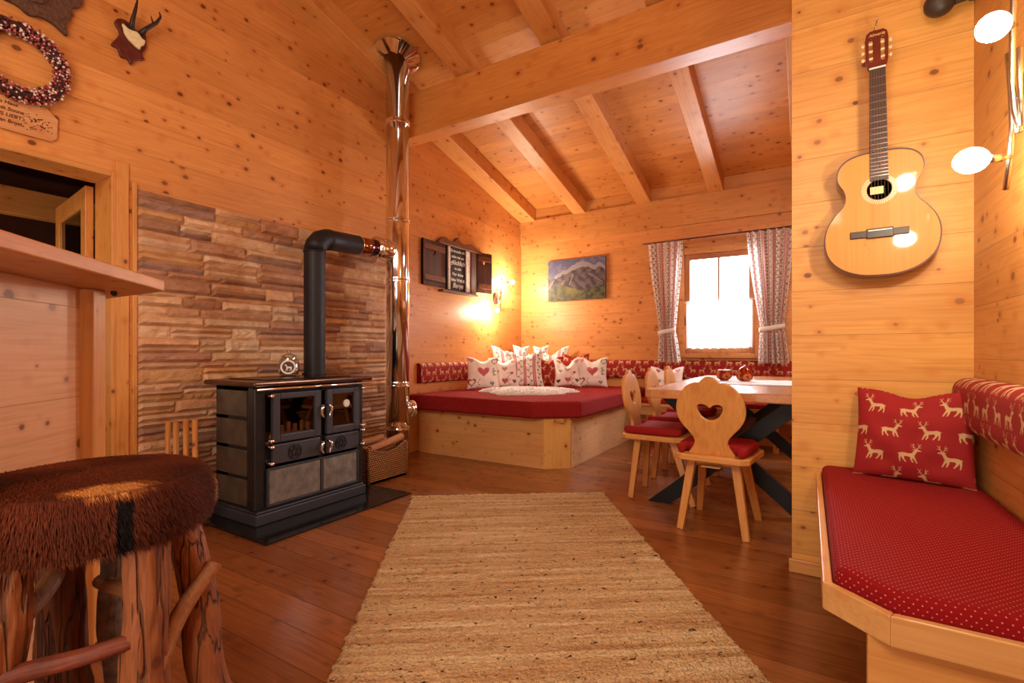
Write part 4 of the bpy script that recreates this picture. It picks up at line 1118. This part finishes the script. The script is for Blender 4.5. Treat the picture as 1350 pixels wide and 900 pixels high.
# ------------------------------------------------------------------ rustic bar stool
SC = Vector((-1.32, .43, 0)); R_ = .222
t = thing('bar_stool', 'rustic log stool with brown cowhide seat in the left foreground', 'stool', tuple(SC))
def seat_pt(a, s):
    """s 0..1 from top centre over the edge to underside"""
    R = R_ * (1 + .02 * math.sin(3 * a + 1) + .012 * math.sin(7 * a))
    if s < .5:
        r = R * s / .5 * .93; z = .750 - .016 * (s / .5) ** 3
    elif s < .9:
        q = (s - .5) / .4 * PI; r = R * (.93 + .075 * math.sin(q)); z = .734 - .115 * (s - .5) / .4
    else: r = R * (.93 - (s - .9) * 2.5); z = .619 - (s - .9) * .05
    return Vector((r * math.cos(a), r * math.sin(a), z))
vdir = Vector((1.32, -.43, 0)).normalized(); vper = Vector((-vdir.y, vdir.x, 0))
def fur_col(p):
    a = p.dot(vdir); b = p.dot(vper)
    n = noise.noise(Vector((p.x * 9, p.y * 9, p.z * 9))); n2 = noise.noise(Vector((p.x * 40, p.y * 40, 3)))
    c = Vector(hx('74341A')).lerp(Vector(hx('441B0D')), max(0, min(1, .5 + n)))
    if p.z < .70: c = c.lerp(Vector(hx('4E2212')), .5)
    e = ((a - .180 + .8 * (b - .02) ** 2) / .024) ** 2 + ((b - .022) / .058) ** 2 + n2 * .6
    if e < 1 and p.z > .718: c = Vector(hx('D8924E'))
    elif e < 1.7 and p.z > .726: c = c.lerp(Vector(hx('A8602C')), .6)
    if abs(b - .042) < .013 + n2 * .010 and a > .16 and p.z < .722: c = Vector(hx('120806'))
    if b > .213 + n2 * .006: c = c.lerp(Vector(hx('C88A58')), .6)
    return tuple(c)
m = MB(); NA, NS = 72, 30
for i in range(NS + 1):
    for k in range(NA): m.v.append(tuple(seat_pt(2 * PI * k / NA, max(.001, i / NS))))
for i in range(NS):
    for k in range(NA): m.f.append((i * NA + k, (i + 1) * NA + k, (i + 1) * NA + (k + 1) % NA, i * NA + (k + 1) % NA))
m.f.append(tuple(NS * NA + k for k in range(NA)))
seat = m.build('seat', FUR, t, smooth=True); paint(seat, np.array([fur_col(Vector(v)) for v in m.v]) * .6)
pp = []; nn = []; cc = []
for _ in range(42000):
    a = random.random() * 2 * PI; s = random.random(); s = .5 * math.sqrt(s) if random.random() < .45 else .5 + .4 * random.random()
    p = seat_pt(a, s); e1 = seat_pt(a + .01, s) - p; e2 = seat_pt(a, s + .005) - p; n = e2.cross(e1); n = n.normalized() if n.length else Vector((0, 0, 1))
    if n.dot(Vector((math.cos(a), math.sin(a), .6))) < 0: n = -n
    pp.append(tuple(p)); nn.append(tuple(n)); cc.append(fur_col(p))
def comb(p):
    r = Vector((p.x, p.y, 0)); 
    d = r.normalized() if r.length > .001 else Vector((1, 0, 0))
    return (d.x * 1.3 + .5 * vper.x, d.y * 1.3 + .5 * vper.y, -1.5 if r.length > .2 else -.2)
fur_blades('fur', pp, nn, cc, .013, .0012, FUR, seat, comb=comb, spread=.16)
def log(name, a, b, r0, r1, mat, seed, wob=.12, ridge=.16):
    a = Vector(a); b = Vector(b); K = 60; NN = 56
    ax = (b - a).normalized(); u = ax.cross(Vector((0, 1, .1))).normalized(); w = ax.cross(u)
    m = MB()
    for k in range(K + 1):
        s_ = k / K; L_ = (b - a).length * s_
        c = a.lerp(b, s_) + u * (.012 * noise.noise(Vector((L_ * 7, seed, 0)))) + w * (.012 * noise.noise(Vector((L_ * 7, seed, 5))))
        r = r0 + (r1 - r0) * s_
        for q in range(NN):
            an = 2 * PI * q / NN; cx_, cy2 = math.cos(an), math.sin(an)
            v = 1 + wob * noise.noise(Vector((cx_ * 1.3, cy2 * 1.3, L_ * 8 + seed)))
            g = noise.noise(Vector((cx_ * 4.5 + seed, cy2 * 4.5, L_ * 5)))
            v -= ridge * max(0, abs(g) * -2.2 + .55) * 1.0
            v += .05 * noise.noise(Vector((cx_ * 9, cy2 * 9 + seed, L_ * 30)))
            m.v.append(tuple(c + (u * cx_ + w * cy2) * r * v))
    for k in range(K):
        for q in range(NN): m.f.append((k * NN + q, k * NN + (q + 1) % NN, (k + 1) * NN + (q + 1) % NN, (k + 1) * NN + q))
    m.f.append(tuple(range(NN - 1, -1, -1))); m.f.append(tuple(K * NN + q for q in range(NN)))
    return m.build(name, mat, t, smooth=True)
log('leg', (.200, .022, 0), (.165, .032, .635), .043, .039, WLOGM, 1.0)
log('leg', (.215, .175, 0), (.090, .135, .635), .043, .034, WLOGM, 5.3)
log('leg', (.065, -.215, 0), (.063, -.145, .635), .050, .042, WLOGM, 9.1)
log('leg', (-.150, .0, 0), (-.120, -.022, .635), .047, .043, WLOGD, 3.7)
log('leg', (-.085, .085, 0), (-.08, .05, .635), .026, .024, plain('grey_weathered_branch', hx('6E5A4C'), .8, nscale=60, namt=.4, bump=.5), 2.2)
log('stretcher', (.085, -.20, .415), (.185, .01, .43), .018, .015, plain('dark_red_branch', hx('6E301A'), .6, nscale=30, namt=.3), 7.0, wob=.1, ridge=.05)
log('stretcher', (.065, -.21, .40), (-.10, -.03, .52), .024, .018, WSTR, 8.0, ridge=.08)
log('stretcher', (-.11, .05, .46), (.17, .04, .50), .016, .019, WSTR, 6.0, ridge=.08)
log('stretcher', (.19, .03, .36), (.150, .165, .52), .019, .015, WSTR, 4.4, ridge=.08)

# ------------------------------------------------------------------ rug
RW, RL = 1.335, 2.1
rt = NT('woven_wool_rug')
x, y, z = rt.sep(rt.obj())
a1 = rt.noise(rt.comb(rt.math('MULTIPLY', x, 1.2), rt.math('MULTIPLY', y, 26.0), 0.0), 1.0, 3, .6)
a2 = rt.noise(rt.comb(rt.math('MULTIPLY', x, 9.0), rt.math('MULTIPLY', y, 45.0), 0.0), 1.0, 3, .6)
a3 = rt.noise(rt.comb(rt.math('MULTIPLY', x, 80.0), rt.math('MULTIPLY', y, 150.0), 0.0), 1.0, 3, .7)
a4 = rt.noise(rt.comb(rt.math('MULTIPLY', x, 30.0), rt.math('MULTIPLY', y, 75.0), 0.0), 1.0, 2, .6)
c = rt.ramp(a1, [(.30, hx('A87848')), (.42, hx('CFA273')), (.56, hx('E0BD8C')), (.68, hx('F0D6AC'))])
c = rt.mix(rt.math('MULTIPLY', rt.smooth(a2, .55, .75), .55), c, hx('8A5630'))
c = rt.mix(rt.math('MULTIPLY', rt.smooth(a3, .4, .75), .4), c, hx('EACB9C'))
c = rt.mix(rt.math('MULTIPLY', rt.smooth(a4, .635, .69), .9), c, hx('3A1A10'))
rt.l(c, rt.b.inputs['Base Color']); rt.b.inputs['Roughness'].default_value = .95; rt.b.inputs['Specular IOR Level'].default_value = .1
vr = rt.n('ShaderNodeTexVoronoi'); rt.l(rt.comb(x, rt.math('MULTIPLY', y, 1.6), z), vr.inputs['Vector']); vr.inputs['Scale'].default_value = 95
rt.bump(rt.math('SUBTRACT', rt.math('ADD', a3, rt.math('MULTIPLY', a2, .6)), vr.outputs['Distance']), 1.0, .012)
NX, NY = 250, 460; m = MB()
gx = np.linspace(0, RW, NX); gy = np.linspace(0, RL, NY)
for jy in gy:
    ex = .014 * noise.noise(Vector((jy * 22, 1.1, 0))) + .011 * noise.noise(Vector((jy * 90, 1.1, 0)))
    for ix in gx:
        u = ix / RW; e = min(ix, RW - ix, jy, RL - jy)
        row = jy + .008 * noise.noise(Vector((ix * 3, jy * 5, 0)))
        h = .011 + .003 * math.sin(row * 2 * PI / .021) + .006 * noise.noise(Vector((ix * 40, jy * 75, 0)))
        h *= min(1, e / .008 + .15)
        m.v.append((ix + ex * (1 if u > .5 else -1) * (abs(u - .5) * 2) ** 8, -jy + .006 * noise.noise(Vector((ix * 9, 2, 0))), max(.001, h)))
for jj in range(NY - 1):
    for ii in range(NX - 1):
        a = jj * NX + ii; m.f.append((a + NX, a + NX + 1, a + 1, a))
o = m.build('rug', rt.m, loc=(-2.335, 2.515, .001), rot=(0, 0, math.radians(35.2)), smooth=True)
tag(o, 'thick beige hand-woven wool rug with brown flecks on the wooden floor', 'rug')

# ------------------------------------------------------------------ dining table
TX0, TX1, TY0, TY1 = -.895, .06, 3.07, 5.30
t = thing('dining_table', 'wooden dining table with dark crossed steel legs below the window', 'table', (-.42, 4.2, 0))
tp = [(TX0, TY0 + .05), (TX0 + .02, TY0 + .012), (TX0 + .05, TY0), (TX1, TY0), (TX1, TY1), (TX0 + .05, TY1), (TX0 + .012, TY1 - .02), (TX0, TY1 - .05)]
MB().prism([(a + .42, b - 4.2) for a, b in tp], .712, .766).build('table_top', WTAB, t, bev=.008)
for y in (-.86, .72):
    for s in (-1, 1):
        a = Vector((s * .40, y, .03)); b = Vector((-s * .38, y, .70))
        d = (b - a).normalized(); n = Vector((d.z, 0, -d.x)) * .047
        e = (b - a).length
        k = .047 / abs(d.z)
        pts = [(a.x - k - .03 * d.x / d.z, 0), (a.x + k - .03 * d.x / d.z, 0), (b.x + k, .71), (b.x - k, .71)]
        yo = y + (.028 if s > 0 else -.028)
        m = MB(); m.add([(px, yo - .027, pz) for px, pz in pts] + [(px, yo + .027, pz) for px, pz in pts], [(0, 1, 2, 3), (7, 6, 5, 4), (0, 4, 5, 1), (1, 5, 6, 2), (2, 6, 7, 3), (3, 7, 4, 0)])
        m.build('crossed_leg', TABLEG, t, bev=.003)
box(-.03, .03, -.80, .66, .34, .42).build('cross_bar', TABLEG, t, bev=.003)
rn = MB(); NX, NY = 60, 60
for b in range(NY + 1):
    for a in range(NX + 1):
        u = a / NX; v = b / NY
        rn.v.append((-.62 + .60 * u, 3.80 + .66 * v + .05 * u, .7685 + .0012 * math.sin(u * 30) * math.sin(v * 17) + .001))
for b in range(NY):
    for a in range(NX): k = b * (NX + 1) + a; rn.f.append((k, k + 1, k + NX + 2, k + NX + 1))
rnt = NT('runner_cloth'); xx, yy, zz = rnt.sep(rnt.obj())
v_ = rnt.n('ShaderNodeTexVoronoi'); rnt.l(rnt.obj(), v_.inputs['Vector']); v_.inputs['Scale'].default_value = 26
ln_ = rnt.math('LESS_THAN', rnt.math('ABSOLUTE', rnt.math('SUBTRACT', rnt.math('FRACT', rnt.math('MULTIPLY', yy, 6.0)), .5)), .06)
rnt.l(rnt.mix(rnt.math('MULTIPLY', ln_, .8), rnt.mix(rnt.smooth(v_.outputs['Distance'], .18, .12), hx('EDE6EA'), hx('A8A0B8')), hx('9A88A8')), rnt.b.inputs['Base Color'])
rnt.b.inputs['Roughness'].default_value = .85
tag(rn.build('table_runner', rnt.m, solid=.0015), 'white patterned table runner across the dining table', 'table runner')
def candle(x, y, prof, label):
    t = thing('candle_holder', label, 'candle holder', (x, y, .7725), group='glass candle holders on the dining table')
    MB().lathe(prof, 28).build('glass_bowl', REDGL, t, smooth=True)
    return t
t1 = candle(-.585, 4.28, [(.030, 0), (.052, .015), (.062, .04), (.058, .062), (.048, .074), (.050, .082), (.046, .082), (.044, .075), (.054, .06), (.057, .04), (.045, .02), (.0, .015)], 'low open red glass candle holder, left of the two on the dining table')
MB().lathe([(.051, .078), (.053, .082), (.051, .086), (.047, .086)], 28).build('metal_rim', CHROME, t1, smooth=True)
t2 = candle(-.43, 4.24, [(.035, 0), (.056, .015), (.062, .04), (.055, .06), (.05, .066), (.046, .085), (.03, .105), (.012, .115), (.0, .117)], 'domed red glass candle holder, right of the two on the dining table')
MB().ball((0, 0, .119), .008).build('knob', CHROME, t2, smooth=True)

# ------------------------------------------------------------------ chairs
def make_chair():
    t = thing('dining_chair', 'x', 'chair', (0, 0, 0), group='carved heart-back chairs around the table')
    sp = smooth = [(-.155, -.235), (.155, -.235), (.195, -.20), (.215, .13), (.17, .20), (-.17, .20), (-.215, .13), (-.195, -.20)]
    MB().prism(sp, .405, .440).build('seat', WCHX, t, bev=.007, seg=3)
    for sx in (-1, 1):
        MB().tube([(sx * .172, -.165, 0), (sx * .112, -.13, .41)], [.025, .032], 4, square=True).build('leg', WCH, t, bev=.004)
        MB().tube([(sx * .168, .245, 0), (sx * .11, .10, .41)], [.025, .032], 4, square=True).build('leg', WCH, t, bev=.004)
    MB().box(-.10, .10, -.14, -.10, .375, .408).box(-.05, .05, -.21, -.10, .372, .380).build('clamp_block', WCHX, t, bev=.004)
    half = [(0, .436), (.03, .424), (.052, .402), (.068, .402), (.085, .398), (.125, .375), (.157, .330), (.176, .275), (.174, .215), (.15, .165), (.115, .125), (.090, .09), (.086, .06), (.105, .025), (.125, .0)]
    right = half; left = [(-a, b) for a, b in reversed(half[1:])]
    out = left[:-0 or None] + right
    # open bottom edge stays straight: smooth only the upper run
    def sm(p):
        q = []
        for i in range(len(p) - 1):
            p0 = p[max(i - 1, 0)]; p1 = p[i]; p2 = p[i + 1]; p3 = p[min(i + 2, len(p) - 1)]
            for k in range(4):
                s = k / 4; q.append(tuple(.5 * ((2 * p1[j]) + (-p0[j] + p2[j]) * s + (2 * p0[j] - 5 * p1[j] + 4 * p2[j] - p3[j]) * s * s + (-p0[j] + 3 * p1[j] - 3 * p2[j] + p3[j]) * s ** 3) for j in (0, 1)))
        q.append(p[-1]); return q
    ol = sm(out)
    M = Matrix.Translation((0, -.175, .441)) @ Matrix.Rotation(math.radians(9), 4, 'X')
    b = shape2d('backrest', [ol, smooth_closed([(0, .262), (.018, .276), (.045, .282), (.066, .27), (.064, .245), (.045, .212), (.018, .195), (0, .192), (-.018, .195), (-.045, .212), (-.064, .245), (-.066, .27), (-.045, .282), (-.018, .276)], 4)], .024, WCH, t, bevel=.003, M=M)
    return t
def make_cushion():
    pts = [(-.175, -.215), (-.135, -.225), (-.135, -.145), (.135, -.145), (.135, -.225), (.175, -.215), (.19, -.1), (.195, .08), (.165, .165), (-.165, .165), (-.195, .08), (-.19, -.1)]
    cu = MB().prism(pts, .0, .052).build('chair_cushion', REDC, bev=.024, seg=4)
    return tag(cu, 'x', 'chair cushion', 'red cushions on the chairs')
ch = [(-.44, 3.02, -4, 'carved heart-back wooden chair at the near head of the table, its back to the camera'),
      (-.88, 3.47, -90, 'carved heart-back wooden chair at the left side of the table, nearest of that row'),
      (-.885, 4.06, -90, 'carved heart-back wooden chair at the left side of the table, middle of that row'),
      (-.885, 4.66, -90, 'carved heart-back wooden chair at the left side of the table, farthest of that row')]
c0 = make_chair(); u0 = make_cushion()
for i, (x, y, r, lab) in enumerate(ch):
    if i == 0: c_ = c0; u_ = u0
    else: c_ = dup(c0, (0, 0, 0), 0); u_ = u0.copy(); COL.objects.link(u_)
    c_.location = (x, y, 0); c_.rotation_euler = (0, 0, math.radians(r)); c_['label'] = lab
    u_.location = (x, y, .441); u_.rotation_euler = (0, 0, math.radians(r))
    u_['label'] = 'red cushion on the ' + ['chair whose back faces the camera', 'nearest chair of the left row at the table', 'middle chair of the left row at the table', 'farthest chair of the left row at the table'][i]

# ------------------------------------------------------------------ bench under the window
t = thing('corner_bench', 'pale wooden bench under the window behind the dining table', 'bench', (0, 5.6, 0))
box(-1.64, 1.75, -.20, .235, .40, .43).build('seat_board', WBN, t, bev=.004)
box(-1.64, 1.75, -.165, -.145, .30, .40).build('apron', WBN, t, bev=.002)
for x in (-1.55, -.3, 1.0): MB().box(x, x + .05, -.15, -.10, 0, .40).build('leg', WZ, t, bev=.003)
tag(box(-1.64, 1.75, 5.41, 5.775, .431, .482).build('bench_cushion', REDC, bev=.015, seg=3), 'long red bench cushion under the window', 'bench cushion')
pillow('pillow', .36, .36, .12, col_hearts_small, 'white pillow with small hearts on the window bench behind the left-row chairs', 'pillow', (-1.36, 5.60, .485), (math.radians(-12), 0, math.radians(14)))

# ------------------------------------------------------------------ right-hand bench
t = thing('wall_bench', 'pale wooden bench with cut corner along the right wall in the foreground', 'bench', (0, 0, 0))
oc = [(.028, PY - .001), (.028, 1.344), (.141, 1.239), (RX - .001, 1.232)]
ic = [(.048, PY - .001), (.048, 1.352), (.150, 1.260), (RX - .001, 1.253)]
for i in range(3):
    MB().prism([oc[i], oc[i + 1], ic[i + 1], ic[i]], .404, .467).build('edge_board', WBN if i else WY, t, bev=.003)
MB().prism([(RX - .001, PY - .001)] + ic, .41, .435).build('seat_board', WY, t)
box(.107, RX - .001, 1.272, 1.30, 0, .41).build('support_panel', wood('support_panel', hx('D89C58'), hx('B87430'), 'X', None, knots=0), t, bev=.002)
box(.30, RX - .001, 2.2, 2.24, 0, .41).build('support_panel', WY, t)
cu = [(RX - .003, PY - .003), (.050, PY - .003), (.050, 1.356), (.153, 1.264), (RX - .003, 1.258)]
tag(MB().prism(cu, .436, .505).build('bench_cushion', REDDOT, bev=.026, seg=4), 'thick red dotted seat cushion on the right bench', 'bench cushion')
pillow('pillow', .37, .36, .13, lambda u, v: col_deer(u, v + .02, .078, .118), 'red pillow with beige stags leaning on the guitar wall', 'pillow', (.335, 2.395, .503), (math.radians(-15), 0, math.radians(-14)), ear=.05, sag=.03, N=260)

# ------------------------------------------------------------------ guitar
t = thing('classical_guitar', 'honey-coloured classical guitar hanging on the pine wall', 'guitar', (.251, PY, 1.31), rot=(0, math.radians(-.8), 0))
hb = [(0, 0), (.07, .006), (.135, .035), (.178, .085), (.192, .15), (.184, .21), (.156, .262), (.126, .298), (.115, .33), (.121, .368), (.138, .40), (.144, .432), (.134, .468), (.105, .495), (.06, .508), (.0, .510)]
outl = smooth_closed(hb + [(-a, b) for a, b in reversed(hb[1:-1])], 4)
def scl(p, k): return [(a * k, (b - .25) * k + .25) for a, b in p]
circ = lambda r, z, n=40: [(r * math.cos(a), z + r * math.sin(a)) for a in np.linspace(0, 2 * PI, n, endpoint=False)]
GTOP = NT('guitar_spruce_top'); gx_, gy_, gz_ = GTOP.sep(GTOP.obj())
gn = GTOP.noise(GTOP.comb(GTOP.math('MULTIPLY', gx_, 120.0), 0.0, GTOP.math('MULTIPLY', gz_, 2.0)), 1.0, 2)
GTOP.l(GTOP.mix(gn, hx('DC9640'), hx('C47C28')), GTOP.b.inputs['Base Color']); GTOP.b.inputs['Roughness'].default_value = .55
GTOP.b.inputs['Coat Weight'].default_value = .8; GTOP.b.inputs['Coat Roughness'].default_value = .06
GSIDE = plain('guitar_mahogany', hx('6A2414'), .25, coat=.6); GEB = plain('guitar_fingerboard', hx('3A2018'), .45)
def YT(y): return Matrix.Translation((0, y, 0))
body = shape2d('body', [outl], .085, GSIDE, t, bevel=.003, M=YT(-.052))
shape2d('binding', [outl, scl(outl, .975)], .004, plain('guitar_binding', hx('4A1C10'), .3), body, M=YT(-.0965))
shape2d('top', [scl(outl, .976), circ(.042, .352)], .004, GTOP.m, t, M=YT(-.0965))
ROS = NT('rosette'); ra, rb, rc = ROS.sep(ROS.obj())
rr_ = ROS.math('SQRT', ROS.math('ADD', ROS.math('MULTIPLY', ra, ra), ROS.math('POWER', ROS.math('ABSOLUTE', ROS.math('SUBTRACT', rc, .352)), 2.0)))
an = ROS.math('ARCTAN2', ra, ROS.math('SUBTRACT', rc, .352))
ck = ROS.math('MULTIPLY', ROS.math('GREATER_THAN', ROS.math('SINE', ROS.math('MULTIPLY', an, 46.0)), 0.0), ROS.math('GREATER_THAN', ROS.math('SINE', ROS.math('MULTIPLY', rr_, 1600.0)), -.2))
ROS.l(ROS.mix(ck, hx('E8C48A'), hx('6A2C14')), ROS.b.inputs['Base Color']); ROS.b.inputs['Roughness'].default_value = .3
shape2d('rosette', [circ(.060, .352), circ(.043, .352)], .001, ROS.m, t, M=YT(-.0992))
MB().lathe([(.041, 0), (.041, .05)], 32, Matrix.Translation((0, -.0945, .352)) @ Matrix.Rotation(-PI / 2, 4, 'X')).build('sound_hole', plain('sound_hole_dark', hx('7A4418'), .7), t)
shape2d('maker_label', [rect(-.030, .014, .335, .365)], .001, plain('paper_label', hx('E8D4A0'), .8), t, M=YT(-.0958))
shape2d('bridge', [rect(-.10, .092, .160, .188)], .009, GEB, t, bevel=.002, M=YT(-.103))
shape2d('bridge_block', [rect(-.045, .042, .155, .194)], .012, plain('bridge_dark', hx('2A1814'), .4), t, bevel=.002, M=YT(-.104))
shape2d('saddle', [rect(-.04, .038, .183, .187)], .004, CHALK, t, M=YT(-.111))
shape2d('neck', [[(-.030, .49), (.030, .49), (.026, .845), (-.026, .845)]], .022, GSIDE, t, bevel=.004, M=YT(-.090))
fb = shape2d('fingerboard', [[(-.030, .388), (.030, .388), (.026, .842), (-.026, .842)]], .006, GEB, t, M=YT(-.104))
L = .655; z0 = .842
for k in range(1, 20):
    zf = z0 - L * (1 - 2 ** (-k / 12)); w = .026 + .004 * (z0 - zf) / .45
    if zf > .392: shape2d('fret', [rect(-w, w, zf - .0018, zf + .0018)], .002, CHROME, fb, M=YT(-.108))
shape2d('nut', [rect(-.027, .027, .842, .848)], .008, CHALK, t, M=YT(-.106))
hd = [(-.030, .848), (.030, .848), (.037, .880), (.039, .97), (.034, .995), (.022, 1.005), (-.022, 1.005), (-.034, .995), (-.039, .97), (-.037, .880)]
slots = [[(s * .0195 + .007 * math.cos(a), .925 + (.040 if math.sin(a) > 0 else -.040) + .007 * math.sin(a)) for a in np.linspace(0, 2 * PI, 16, endpoint=False)] for s in (-1, 1)]
head = shape2d('headstock', [hd] + slots, .016, GSIDE, t, bevel=.002, M=YT(-.088))
text('maker_script', 'Almeria', .017, plain('gold_script', hx('D8B060'), .4), head, Matrix.Translation((0, -.0965, .986)) @ Matrix.Rotation(0, 4, 'X') @ Matrix.Rotation(PI / 2, 4, 'X'), depth=.0006, shear=.3)
STR = plain('nylon_string', hx('8A7258'), .5)
PEG = plain('ivory_peg', hx('E8D0A0'), .3)
for s in (-1, 1):
    for k in range(3):
        z = .895 + k * .030
        MB().tube([(s * .010, -.088, z), (s * .030, -.088, z)], .0055, 10).build('string_roller', PEG, t, smooth=True)
        MB().tube([(s * .036, -.088, z), (s * .044, -.088, z)], .003, 8).ball((s * .046, -.088, z), .006, .004, .008, 10, 8).build('tuning_peg', PEG, t, smooth=True)
for k in range(6):
    x0 = (k - 2.5) * .0084; x1 = (k - 2.5) * .0116
    MB().tube([(x0, -.1125, .845), (x1, -.1155, .185)], .0003 if k > 2 else .0004, 5).build('string', STR, t)
m = MB()
for (a, b, c_) in (((-.045, .165), (-.055, .13), (-.03, .10)), ((.03, .165), (.04, .15), (.05, .155)), ((-.01, .165), (-.022, .14), (-.03, .148)), ((-.03, .50), (.0, .52), (.03, .505)), ((-.028, .53), (.0, .46), (.01, .42))):
    m.tube([(a[0], -.113, a[1]), (b[0], -.118, b[1]), (c_[0], -.114, c_[1])], .0005, 4)
m.build('loose_string_end', CHROME, t)
tag(MB().tube([(.238, PY - .0, 2.355), (.238, PY - .10, 2.352), (.238, PY - .105, 2.362)], .003, 8).tube([(.238, PY - .095, 2.352), (.232, PY - .090, 2.31)], .0016, 6).lathe([(.012, 0), (.010, .004)], 14, Matrix.Translation((.238, PY, 2.355)) @ Matrix.Rotation(PI / 2, 4, 'X'))
    .build('wall_hook', RODS, smooth=True), 'small metal hook and cord holding the guitar headstock', 'hook')

# dark object peeking in at the top edge over the guitar wall
t = thing('wall_speaker', 'dark rounded object mounted high on the guitar wall, cut off by the top edge', 'speaker', (.44, PY - .06, 2.40))
DK = plain('dark_bracket', hx('3A2C24'), .5)
MB().ball((0, 0, -.03), .05, .045, .05, 20, 14).build('housing', DK, t, smooth=True)
MB().tube([(.03, .0, -.035), (.09, .0, -.025), (.11, .055, -.01)], [.018, .02, .016], 12).build('bracket_arm', DK, t, smooth=True)
